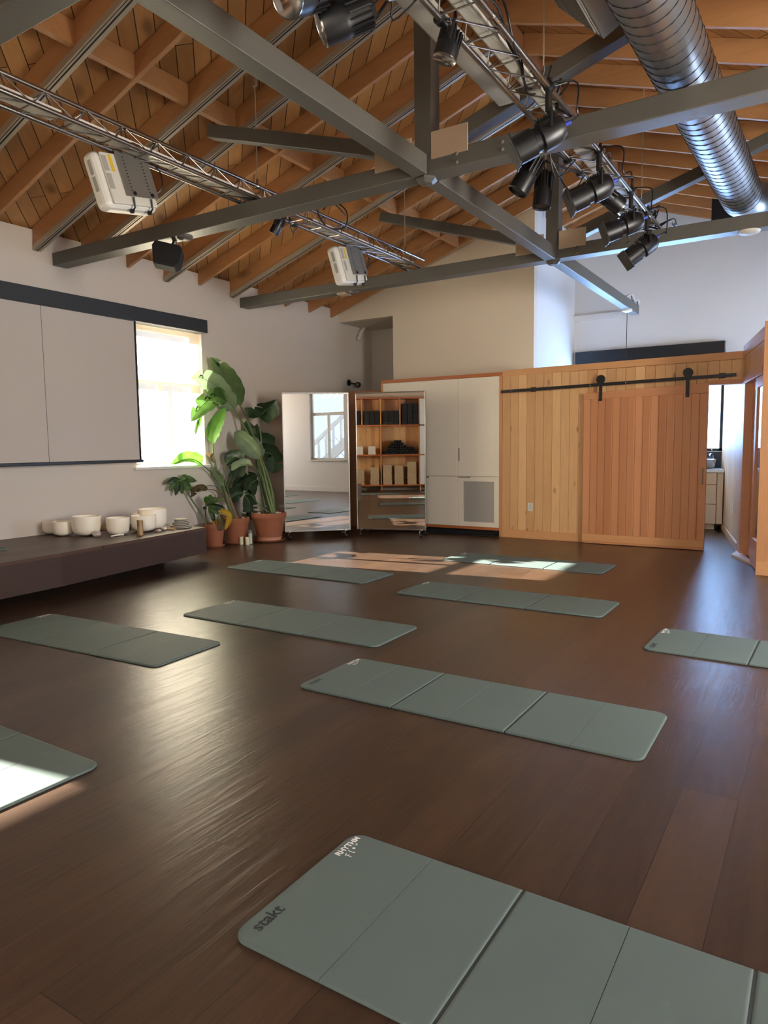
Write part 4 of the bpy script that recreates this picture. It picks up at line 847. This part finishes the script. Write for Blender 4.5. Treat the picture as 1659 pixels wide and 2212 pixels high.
# ---------------------------------------------------------------- aluminium lighting trusses
def light_truss(xc, y0, y1, zb_, label, rods, hw=.095):
    t = thing('lighting_truss', (xc, (y0+y1)/2, zb_), label, 'lighting truss', 'aluminium lighting trusses')
    ht = .155; xs = ((xc-hw, zb_), (xc+hw, zb_), (xc, zb_+ht))
    for x, z in xs: m = MB(); m.tube([(x, y0, z), (x, y1, z)], .017, 12); m.build('chord_tube', M['alu'], t, smooth=40)
    pitch = .30; n = int((y1-y0)/pitch)
    for a, b_ in ((0, 1), (0, 2), (1, 2)):
        m = MB(); zig = []
        for i in range(n):
            ya = y0+.03+i*pitch; (xa, za), (xb, zb2) = xs[a], xs[b_]
            zig += [(xa, ya, za), (xb, ya+pitch/2, zb2)] if b_ == 2 else [(xa, ya, za), (xb, ya+pitch, zb2)]
        zz_ = []
        for a_, c_ in zip(zig[:-1], zig[1:]):
            a_, c_ = Vector(a_), Vector(c_); u_ = (c_-a_).normalized()*.012; zz_ += [a_+u_, c_-u_]
        m.tube(zz_, .0055, 6, False)
        m.build('lacing', M['alu'], t, smooth=60)
    for jy in [y0+1.0+2.0*k for k in range(int((y1-y0)/2))]:
        for x, z in xs: m = MB(); m.lathe([(.017, -.035), (.023, -.03), (.023, .03), (.017, .035)], (x, jy, z), (0, 1, 0), 14); m.build('coupler', M['chrome'], t, smooth=40)
    for ry in rods:
        top = zb(xc)+.10
        m = MB(); m.tube([(xc, ry, zb_+ht+.03), (xc, ry, top)], .0055, 8); r_ = m.build('drop_rod', M['rail'], t)
        m = MB(); m.lathe([(.022, -.02), (.028, -.015), (.028, .015), (.022, .02)], (xc, ry, zb_+ht), (0, 1, 0), 14); m.tube([(xc, ry, zb_+ht+.02), (xc, ry, zb_+ht+.06)], .012, 8); m.build('clamp', M['chrome'], r_, smooth=40)
        m = MB(); m.box(xc-.02, xc+.02, ry-.012, ry+.012, top-.03, top+.05); m.build('bracket', M['rail'], r_)
    return t
light_truss(-4.375, -1.5, 7.93, 3.475, 'aluminium lighting truss on the left carrying the two white projectors', (2.2, 4.89, 7.47))
light_truss(-1.63, -1.5, 8.0, 3.475, 'aluminium lighting truss near the ridge carrying the black stage lights', (2.0, 4.55, 7.35), .115)
def uplight(x, y0, y1, z, w_, label):
    t = thing('linear_light', (x, (y0+y1)/2, z), label, 'light fixture', 'long flat light fixtures on the lighting trusses')
    m = MB(); m.box(x-w_/2, x+w_/2, y0, y1, z, z+.035); m.build('housing', M['white'], t, bevel=.004)
    m = MB(); m.box(x-w_/2+.012, x+w_/2-.012, y0+.02, y1-.02, z-.004, z); m.build('diffuser', M['offw'], t)
uplight(-4.375, .6, 2.95, 3.49, .13, 'long pale fixture inside the left truss, nearest the camera')
uplight(-4.375, 3.05, 4.95, 3.49, .13, 'long pale fixture inside the left truss above the nearer projector')
uplight(-4.375, 5.6, 7.6, 3.49, .13, 'long pale fixture inside the left truss above the further projector')
uplight(-1.90, 1.2, 4.65, 3.60, .15, 'long white fixture beside the ridge truss, left of the tubes')
uplight(-1.63, 2.4, 4.70, 3.50, .08, 'long pale fixture between the tubes of the ridge truss')
uplight(-1.63, 5.4, 7.7, 3.50, .13, 'long white fixture inside the ridge truss past the middle timber truss')

# ---------------------------------------------------------------- projectors
def projector(yc, tilt, label):
    """white projector hung on its side from the left truss; its flat underside faces the room"""
    t = thing('ceiling_projector', (-4.46, yc, 3.44), label, 'projector', 'white projectors on the left truss')
    R_ = Matrix.Rotation(tilt, 4, 'Y') @ Matrix.Rotation(math.radians(11), 4, 'X') @ Matrix.Scale(.84, 4)
    o = V(-4.44, yc, 3.47)
    def bx(name, x0, x1, y0, y1, z0, z1, mt, bev=0, par=None, sg=3):
        m = MB(); m.box(x0, x1, y0, y1, z0, z1); m.v = [o+(R_ @ v) for v in m.v]; return m.build(name, M[mt], par or t, bevel=bev, seg=sg)
    bd = bx('body', -.20, -.045, -.30, .27, -.46, .02, 'white', .045)
    bx('base_tray', -.05, -.02, -.24, .25, -.43, .0, 'offw', .03, bd)
    for z in (-.17, -.31): bx('vent_grille', -.13, -.09, -.303, -.299, z, z+.12, 'mesh', 0, bd)
    for z0_ in (-.16, -.31): bx('filter_cover', -.021, -.0185, -.235, -.185, z0_, z0_+.13, 'mesh', .002, bd)
    bx('warning_sticker', -.021, -.018, -.165, -.13, -.16, -.02, 'yellow', 0, bd)
    pl = bx('mount_plate', -.012, -.004, -.09, .27, -.36, .02, 'plate', .001)
    for j in (0, 1):
        m = MB()
        for k in range(11):
            m.ob((-.002, -.02+j*.20, -.03-k*.028), (.0015, 0, 0), (0, .007, 0), (0, 0, .004))
        m.v = [o+(R_ @ v) for v in m.v]; m.build('slot_row', M['slot'], pl)
        m = MB(); m.lathe([(.018, 0), (.018, .008), (0, .01)], (-.004, -.0+j*.20, -.335), (1, 0, 0), 12); m.v = [o+(R_ @ v) for v in m.v]; m.build('knob', M['black'], pl)
        m = MB(); m.tube([(-.0, -.03+j*.2, -.37), (-.02, -.03+j*.2, -.45), (-.05, -.04+j*.2, -.475)], .008, 8); m.lathe([(0, -.02), (.02, -.012), (.02, .012), (0, .02)], (-.05, -.05+j*.2, -.475), (0, 1, 0), 10); m.v = [o+(R_ @ v) for v in m.v]; m.build('support_arm', M['black'], t)
    for yy in (-.02, .20):
        m = MB(); m.lathe([(.018, -.02), (.028, -.016), (.028, .016), (.018, .02)], (-4.47, yc+yy, 3.475), (0, 1, 0), 12); m.build('clamp', M['chrome'], t, smooth=40)
    m = MB(); m.tube(bez([o+V(-.05, .24, .05), o+V(.0, .33, -.02), o+V(.01, .34, -.14), o+V(-.03, .28, -.22)], 14), .005, 6); m.build('cable', M['black'], t)
projector(3.52, math.radians(-10), 'white projector hanging from the left truss, nearer the camera, yellow sticker')
projector(6.42, math.radians(-10), 'white projector hanging from the left truss further away, before the cream wall')

# ---------------------------------------------------------------- stage lights on the ridge truss
def hang_spot(loc, yaw, pitch, label, r=.090, L_=.33, drop=.30, roll=0):
    """ellipsoidal spot: clamp on the tube, drop arm, yoke and barrel aimed by yaw/pitch"""
    loc = V(*loc); t = thing('stage_spotlight', loc, label, 'stage light', 'black stage lights on the ridge truss')
    d = V(math.cos(yaw)*math.cos(pitch), math.sin(yaw)*math.cos(pitch), math.sin(pitch)); sd = d.cross(V(0, 0, 1)).normalized(); u = sd.cross(d)
    m = MB(); m.lathe([(.02, -.022), (.032, -.018), (.032, .018), (.02, .022)], loc, (0, 1, 0), 14); m.tube([loc+V(0, 0, -.02), loc+V(.01, 0, .05)], .012, 8); m.tube([loc+V(.05, 0, .02), loc+V(-.04, 0, .015)], .008, 8); m.build('clamp', M['black'], t, smooth=40)
    c0 = loc+V(0, 0, -drop-.09); c = c0+d*.07
    m = MB(); m.box(loc.x-.012, loc.x+.012, loc.y-.034, loc.y+.034, c0.z+r+.03, loc.z-.02); m.build('drop_arm', M['black'], t, bevel=.004)
    m = MB(); q0 = c0+V(0, 0, r+.035); m.tube([c0+sd*(r+.012), c0+sd*(r+.012)+V(0, 0, r+.02), q0+sd*.03, q0-sd*.03, c0-sd*(r+.012)+V(0, 0, r+.02), c0-sd*(r+.012)], .009, 8); m.build('yoke', M['black'], t)
    m = MB(); m.lathe([(0, -L_*.52), (r*.7, -L_*.50), (r*.98, -L_*.36), (r, -L_*.05), (r*.80, -L_*.02), (r*.80, L_*.08), (r*.95, L_*.10), (r*.95, L_*.46), (r*1.06, L_*.47), (r*1.06, L_*.50), (r*.9, L_*.50), (r*.88, L_*.40), (0, L_*.38)], c, d, 28)
    bd = m.build('barrel', M['black'], t, smooth=35)
    m = MB()
    for k in range(7):
        m.ob(c-d*(L_*.42-k*.02)+u*(r*.98), sd*r*.5, d*.004, u*.010)
    m.build('heat_fins', M['black'], bd)
    m = MB(); m.ob(c+d*(L_*.5), sd*(r*1.02), d*.004, u*(r*1.02)); m.lathe([(r*.7, -.006), (r*.7, .006)], c+d*(L_*.5), d, 20); m.build('gel_frame', M['black'], bd, bevel=.002)
    m = MB(); m.ob(c+sd*(r*.96)-d*.03-u*.04, sd*.003, d*.032, u*.013); m.build('rating_label', M['white'], bd)
    m = MB(); m.tube(bez([c-d*(L_*.5), c-d*(L_*.62)+V(.05, .03, .04), c+V(.22, .06, .14), loc+V(.16, .04, .0), loc+V(.03, .02, .03)], 18), .006, 6); m.build('cable', M['black'], t)
    m = MB(); m.tube([c-d*(L_*.55), c-d*(L_*.66)], .014, 8); m.build('connector', M['blue'], t)
    return t
TX, TZ = -1.515, 3.475
hang_spot((TX, 4.33, TZ), math.radians(208), math.radians(-26), 'black spotlight hanging in front of the middle timber truss', drop=.18)
hang_spot((TX, 5.44, TZ), math.radians(208), math.radians(-24), 'black spotlight just past the middle timber truss', drop=.18)
hang_spot((TX, 6.44, TZ), math.radians(208), math.radians(-20), 'black spotlight before the furthest timber truss', drop=.18)
hang_spot((TX, 7.07, TZ), math.radians(212), math.radians(-36), 'lowest black spotlight in front of the furthest timber truss', drop=.22)
def par_light(c, d, arm, label, r=.085, L_=.22, lens=True):
    c, arm = V(*c), V(*arm); d = V(*d).normalized(); sd = d.cross(V(0, 0, 1)).normalized(); u = sd.cross(d)
    t = thing('par_light', arm, label, 'stage light', 'black finned stage lights on the ridge truss')
    m = MB(); m.lathe([(0, -L_*.55), (r*.5, -L_*.53), (r*.82, -L_*.42), (r*.9, -L_*.1), (r*.96, 0), (r, L_*.05), (r, L_*.44), (r*.94, L_*.45), (r*.92, L_*.40)], c, d, 32); bd = m.build('housing', M['black'], t, smooth=35)
    m = MB()
    for k in range(18):
        a = 2*math.pi*k/18; q = sd*math.cos(a)+u*math.sin(a); m.ob(c-d*(L_*.25)+q*(r*.90), d*(L_*.20), q*(r*.10), q.cross(d)*.003)
    m.build('cooling_fins', M['black'], bd)
    if lens:
        m = MB(); m.lathe([(r*.94, L_*.455), (r*.99, L_*.47), (r*.99, L_*.43)], c, d, 32); m.build('rim', M['chrome'], bd, smooth=60)
        m = MB(); m.lathe([(r*.92, L_*.42), (r*.6, L_*.44), (0, L_*.46)], c, d, 32); m.build('lens', M['lens'], bd, smooth=60)
    m = MB(); m.tube([c+sd*(r+.01), c+sd*(r+.01)-d*(L_*.6), c-d*(L_*.8), c-sd*(r+.01)-d*(L_*.6), c-sd*(r+.01)], .008, 8); m.tube([c-d*(L_*.8), arm], .010, 8); m.build('yoke', M['black'], t)
    m = MB(); m.lathe([(.02, -.022), (.030, -.018), (.030, .018), (.02, .022)], arm, (0, 1, 0), 14); m.build('clamp', M['black'], t, smooth=40)
    m = MB(); m.tube(bez([c-d*(L_*.5), c-d*(L_*.9)+V(0, 0, .05), (c+arm)/2+V(.04, .05, -.06), arm+V(.05, .02, 0)], 14), .005, 6); m.build('cable', M['black'], t)
M['lens'] = plain('frosted_lens', rgb(150, 150, 140), .12, var=.25, scale=60, spec=.8)
par_light((-2.03, 2.60, 3.31), (-.10, -.78, -.48), (-1.75, 2.75, 3.475), 'black stage light with a big round lens at the top picture edge', r=.085, L_=.24)
par_light((-1.99, 2.86, 3.32), (-.76, -.52, -.36), (-1.75, 3.10, 3.475), 'black finned stage light left of the king post, lens facing the left wall', r=.088, L_=.27)
par_light((-1.78, 2.72, 3.42), (-.9, .2, -.3), (-1.80, 2.9, 3.475), 'short black stage light high at the top picture edge', r=.07, L_=.2, lens=False)
par_light((-1.735, 3.42, 3.37), (-.25, -.15, -.95), (-1.75, 3.36, 3.475), 'small black stage light pointing down right of the king post', r=.062, L_=.15)
par_light((-1.93, 5.06, 3.27), (-.45, -.25, -.85), (-1.75, 5.45, 3.46), 'black finned light tilted left under the middle truss', r=.075, L_=.30, lens=False)
par_light((-1.90, 5.32, 3.23), (-.05, -.10, -1), (-1.75, 5.75, 3.46), 'black finned light pointing straight down under the middle truss', r=.07, L_=.28, lens=False)
par_light((-1.62, 6.2, 3.36), (.5, .6, -.45), (-1.81, 6.1, 3.475), 'dark stage light behind the second hanging spotlight', r=.075, L_=.22)
rr = random.Random(4)
for i, (y0, y1, x) in enumerate(((2.8, 4.5, -1.60), (4.3, 4.75, -1.56), (5.5, 6.6, -1.58), (6.6, 8.0, -1.56), (7.2, 8.1, -1.50))):
    pts = [(x+rr.uniform(-.05, .08), y0+(y1-y0)*k/7, 3.50+rr.uniform(-.04, .10)) for k in range(8)]
    m = MB(); m.tube(bez(pts, 42), .008, 6); 
    pts2 = [(p[0]+rr.uniform(-.05, .05), p[1], p[2]+rr.uniform(-.05, .05)) for p in pts]; m.tube(bez(pts2, 42), .006, 6)
    tag(m.build('power_cable', M['black'], smooth=60), 'loose black cable run on the ridge truss, %s from the camera' % ORD[i], 'cable', 'cables on the ridge truss')
# small items on the timber trusses
t = thing('wall_speaker', (-5.44, 4.80, 3.31), 'small black loudspeaker hanging under the left part of the middle timber truss', 'loudspeaker')
o = V(-5.45, 4.78, 3.155); R_ = Euler((math.radians(-14), math.radians(12), math.radians(38))).to_matrix()
m = MB(); m.prism([(-.150, -.07, .06), (-.10, -.07, -.115), (.10, -.07, -.115), (.14, -.07, -.07), (.14, -.07, .07), (.10, -.07, .115), (-.13, -.07, .115)], (0, .13, 0)); m.v = [o+(R_ @ v) for v in m.v]; m.build('cabinet', M['blackmatte'], t, bevel=.012, seg=3)
m = MB(); m.box(-.06, .12, -.074, -.070, -.085, .095); m.v = [o+(R_ @ v) for v in m.v]; m.build('grille', M['blackmatte'], t)
m = MB(); m.tube([o+V(0, .05, .05), V(-5.42, 4.82, 3.25), V(-5.40, 4.84, 3.31)], .022, 8); m.build('bracket', M['black'], t)
def disc(x, y, z, r, mat, label):
    m = MB(); m.lathe([(0, -.03), (r*.6, -.028), (r*.95, -.014), (r, 0)], (x, y, z), (0, 0, 1), 32); tag(m.build('smoke_detector', M[mat], smooth=50), label, 'detector')
disc(-5.22, 4.80, 3.31, .075, 'steelgray', 'round grey detector under the middle truss beside the speaker')
disc(-5.27, 7.68, 3.31, .07, 'steelgray', 'round grey detector under the left part of the furthest truss')
disc(-.71, 7.68, 3.31, .10, 'offw', 'round pale detector under the right part of the furthest truss')
m = MB(); m.box(-5.50, -5.36, 7.62, 7.75, 3.285, 3.309); tag(m.build('junction_plate', M['tan']), 'small wooden plate under the furthest truss', 'plate')
par_light((-4.52, 5.32, 3.42), (-.5, -.1, -.8), (-4.47, 5.5, 3.475), 'small black light on the left truss behind the middle timber truss', r=.05, L_=.18, lens=False)
m = MB(); m.tube(bez([(-4.30, 5.75, 3.64), (-4.22, 5.8, 3.72), (-4.16, 5.95, 3.66), (-4.22, 6.0, 3.52), (-4.3, 5.8, 3.5), (-4.26, 5.6, 3.62), (-4.2, 5.75, 3.70), (-4.13, 5.9, 3.6)], 30), .007, 6); tag(m.build('power_cable', M['black'], smooth=60), 'coil of black cable on the left truss between the projectors', 'cable')
m = MB(); m.tube(bez([(-4.40, 4.2, 3.50), (-4.33, 4.6, 3.51), (-4.40, 4.95, 3.5), (-4.33, 5.3, 3.51)], 20), .012, 6); tag(m.build('power_cable', M['black'], smooth=60), 'black cable lying in the left truss next to the middle timber truss', 'cable')
# pendant on the end of the tie beam
t = thing('pendant_cord', (-2.61, 11.0, 3.30), 'thin pendant cord and round canopy under the tie beam end', 'pendant lamp')
m = MB(); m.lathe([(.012, -.05), (.07, -.03), (.075, 0), (0, 0)], (-2.61, 11.0, 3.30), (0, 0, 1), 28); m.build('canopy', M['white'], t, smooth=50)
m = MB(); m.tube([(-2.61, 11.0, 3.26), (-2.61, 11.0, 2.2)], .005, 6); m.build('cord', M['black'], t)
m = MB(); m.lathe([(.03, .12), (.11, 0), (.105, 0), (.025, .115)], (-2.61, 11.0, 2.08), (0, 0, 1), 28); m.build('lamp_shade', M['white'], t, smooth=50)
for k, (o_, lab) in enumerate(((0, 'dark cable on top of the tie beam end'), (.03, 'pale cable on top of the tie beam end'))):
    m = MB(); m.tube(bez([(-2.60+o_, 10.8, 3.455), (-2.56+o_, 11.0, 3.50), (-2.58+o_, 11.2, 3.455), (-2.555+o_, 11.35, 3.48), (-2.57+o_, 11.5, 3.45)], 20), .008, 6); tag(m.build('loose_cable', M['black' if k == 0 else 'white'], smooth=60), lab, 'cable')

# ---------------------------------------------------------------- spiral duct with side register
t = thing('spiral_duct', (-.98, 5, 3.72), 'big round silver spiral duct running under the right roof slope', 'duct')
r = .178; zc = 3.66
def dx(y): return -.945+.026*(y-1.79)
path = [V(dx(y), y, zc) for y in (-1.5, 1, 3, 5, 7, 7.72)]
cx_, cy_ = dx(7.72), 7.72
elb = [V(cx_+.36-.36*math.cos(a), cy_+.36*math.sin(a), zc) for a in [math.pi/2*k/8 for k in range(1, 9)]]
path += elb+[V(1.2, 8.08, zc)]
m = MB(); m.tube(path, r, 48); m.build('duct_pipe', M['duct'], t, smooth=50)
m = MB(); pts = []
N_ = 92*20
for i in range(N_+1):
    y = -1.4+9.1*i/N_; a = 2*math.pi*i/20; pts.append(V(dx(y)+(r+.0015)*math.cos(a), y, zc+(r+.0015)*math.sin(a)))
m.tube(pts, .0035, 4); m.build('spiral_seam', M['seam'], t)
m = MB(); pts = []
for i in range(9*20): 
    x = cx_+.4+1.1*i/180; a = 2*math.pi*i/20; pts.append(V(x, 8.08+(r+.0015)*math.cos(a), zc+(r+.0015)*math.sin(a)))
m.tube(pts, .0035, 4); m.build('spiral_seam', M['seam'], t)
t = thing('duct_register', (-1.35, 4.2, 3.9), 'grey wedge shaped air register on the left side of the silver duct', 'air vent')
a, b_, c_, e_ = [CAM+(q_-CAM)*.896 for q_ in (V(-1.318, 4.79, 3.90), V(-1.60, 4.79, 4.17), V(-1.15, 4.79, 3.99), V(-1.20, 4.79, 4.17))]
m = MB(); m.prism([a, b_, e_, c_], (0, -1.34, 0)); m.build('register_box', M['plate'], t, bevel=.003)
nrm = (b_-a).cross(V(0, 1, 0)).normalized()
if nrm.z > 0: nrm = -nrm
m = MB(); m.ob((a+b_)/2+V(0, -.67, 0)+nrm*.003, (b_-a)*.46, V(0, .62, 0), nrm*.002); f = m.build('louvre_frame', M['offw'], t)
m = MB()
for k in range(12): m.ob(lerp(a, b_, .08+.075*k)+V(0, -.67, 0)+nrm*.009, (b_-a).normalized()*.003, V(0, .60, 0), nrm*.006)
m.build('louvre', M['mesh'], f)

# ---------------------------------------------------------------- right wall window (seen in the mirror) and the stair outside it
X = XR+.12; y0, y1, z0, z1 = WR
m = MB(); T = .055
for a in ((y0, y0+T, z0, z1), (y1-T, y1, z0, z1), (y0+T, y1-T, z0, z0+T), (y0+T, y1-T, z1-T, z1), (y0+T, y1-T, 2.20, 2.29), ((y0+y1)/2-.035, (y0+y1)/2+.035, z0+T, 2.20)): m.box(X-.03, X+.03, a[0], a[1], a[2], a[3])
f = struct(m.build('window_5', M['white'], bevel=.003))
m = MB(); m.box(X-.003, X+.003, y0+T, y1-T, z0+T, z1-T); m.build('pane', M['glass'], f)
m = MB(); m.box(XR-.05, XR+.09, y0-.04, y1+.04, z0-.035, z0); struct(m.build('trim_14', M['white'], bevel=.004))
t = thing('outside_stair', (4.0, 1.6, 0), 'white outdoor stair with lattice outside the right window', 'stair')
m = MB(); m.beam((3.9, -.6, .35), (3.9, 3.6, 3.35), .06, .30); m.build('stringer', M['stairw'], t)
m = MB(); m.beam((3.9, -.6, 1.25), (3.9, 3.6, 4.25), .06, .12); m.build('hand_rail', M['stairw'], t)
for k in range(14):
    y = -.5+k*.31; z = .35+(y+.6)*.714
    m = MB(); m.box(3.87, 3.93, y-.03, y+.03, z, z+.95); m.build('baluster', M['stairw'], t)
m = MB()
for k in range(16):
    y = -.6+k*.28
    m.beam((4.6, y, .0), (4.6, y+1.6, 1.6), .015, .04); m.beam((4.6, y+1.6, 0), (4.6, y, 1.6), .015, .04)
    m.beam((4.6, y, 2.9), (4.6, y+1.4, 4.3), .015, .04); m.beam((4.6, y+1.4, 2.9), (4.6, y, 4.3), .015, .04)
m.build('lattice', M['stairw'], t)

# ---------------------------------------------------------------- open shelves behind the camera (seen in the right mirror)
t = thing('wall_shelving', (-5.2, YB+.2, 0), 'orange edged open shelving behind the camera, mirrored in the right mirror', 'shelving')
YS0, YS1 = YB+.002, YB+.42
ZS = (.14, 1.02, 1.88, 2.66)
for z in ZS: m = MB(); m.box(-6.95, -2.6, YS0, YS1, z, z+.035); m.build('shelf_board', M['ply'], t)
m = MB(); m.box(-6.95, -3.8, YS0, YS0+.02, .175, 2.66); m.build('back_boards', M['cedar'], t)
for x, z0_, z1_ in ((-6.95, .175, 2.66), (-5.55, 1.915, 2.66), (-4.98, .175, 2.66), (-4.39, 1.915, 2.66), (-3.8, .175, 2.66), (-6.15, 1.915, 2.66), (-2.62, .175, 2.66)):
    m = MB(); m.box(x, x+.03, YS0+.02, YS1, z0_+.001, z1_-.001); m.build('divider', M['trimZ'], t)
m = MB(); m.box(-3.768, -2.625, YS1-.02, YS1, 1.06, 2.655); m.build('cabinet_door', M['cabw'], t)
m = MB(); m.box(-3.768, -2.625, YS1-.02, YS1, .18, 1.015); m.build('cabinet_door', M['cabw'], t)
for x in (-6.9, -4.97, -3.78, -2.7): m = MB(); m.box(x, x+.04, YS0+.05, YS1-.05, 0, .14); m.build('foot', M['trimZ'], t)
def row(mk, spots, labels, grp):
    base = mk(); 
    for i, (p, lb) in enumerate(zip(spots, labels)):
        o = base if i == 0 else dup(base); o.location = p; o['label'] = lb; o['group'] = grp
def block():
    m = MB(); m.box(-.075, .075, -.11, .11, 0, .10); return tag(m.build('yoga_block', M['blackmatte'], bevel=.006), 'x', 'yoga block')
sp = []; lb = []
for ci, c0 in enumerate((-6.08, -5.48, -4.90, -4.32)):
    for ix in range(3):
        for iz in range(6 if c0 == -4.32 else 4): sp.append((c0+.09+ix*.165, YS1-.14, 1.916+iz*.1005)); lb.append('black yoga block in the %s top compartment, %s column, %s from the bottom' % (ORD[ci], ('left', 'middle', 'right')[ix], ORD[iz]))
row(block, sp, lb, 'black yoga blocks on the top shelf')
def bolster():
    m = MB(); m.lathe([(0, -.20), (.028, -.20), (.036, -.19), (.036, .19), (.028, .20), (0, .20)], (0, 0, 0), (0, 1, 0), 14); return tag(m.build('rolled_mat', M['blackmatte'], smooth=50), 'x', 'rolled mat')
sp = []; lb = []
for iz in range(6):
    n_ = 13-iz*(1 if iz < 3 else 2)
    for ix in range(n_): sp.append((-4.86+.078*(ix+.5*iz+(0 if iz < 3 else .5*(iz-2)))+.03, YS1-.215, 1.056+.037+iz*.068)); lb.append('black rolled mat end in the heap, %s from the left in the %s row up' % (ORD[ix], ORD[iz]))
row(bolster, sp, lb, 'black rolled mats on the middle shelf')
def blanket():
    m = MB(); m.box(-.135, .135, -.17, .17, 0, .026); return tag(m.build('folded_blanket', M['blanket'], bevel=.010, seg=2), 'x', 'blanket')
sp = []; lb = []; rr = random.Random(2); ORD += ['twenty-first', 'twenty-second', 'twenty-third', 'twenty-fourth', 'twenty-fifth']
for si, (x, n_) in enumerate(((-5.62, 17), (-5.16, 19), (-4.78, 22), (-4.42, 21), (-4.02, 25), (-6.3, 20))):
    for iz in range(n_): sp.append((x+rr.uniform(-.012, .012), YS1-.19, .176+iz*.0262)); lb.append('folded cream blanket, %s from the bottom of the %s stack' % (ORD[iz], ('second', 'third', 'fourth', 'fifth', 'sixth and tallest', 'first')[si]))
row(blanket, sp, lb, 'folded blankets on the bottom shelf')
for i, x in enumerate((-5.62, -5.24)):
    m = MB(); m.prism([(x-.11, YS1-.28, 1.057), (x+.11, YS1-.28, 1.057), (x+.11, YS1-.06, 1.057), (x-.11, YS1-.06, 1.057)], (0, 0, .24)); tag(m.build('storage_bin', M['bin'], bevel=.01), ('white storage bin on the middle shelf, further from the rolled mats', 'white storage bin on the middle shelf, next to the rolled mats')[i], 'bin', 'white bins on the middle shelf')
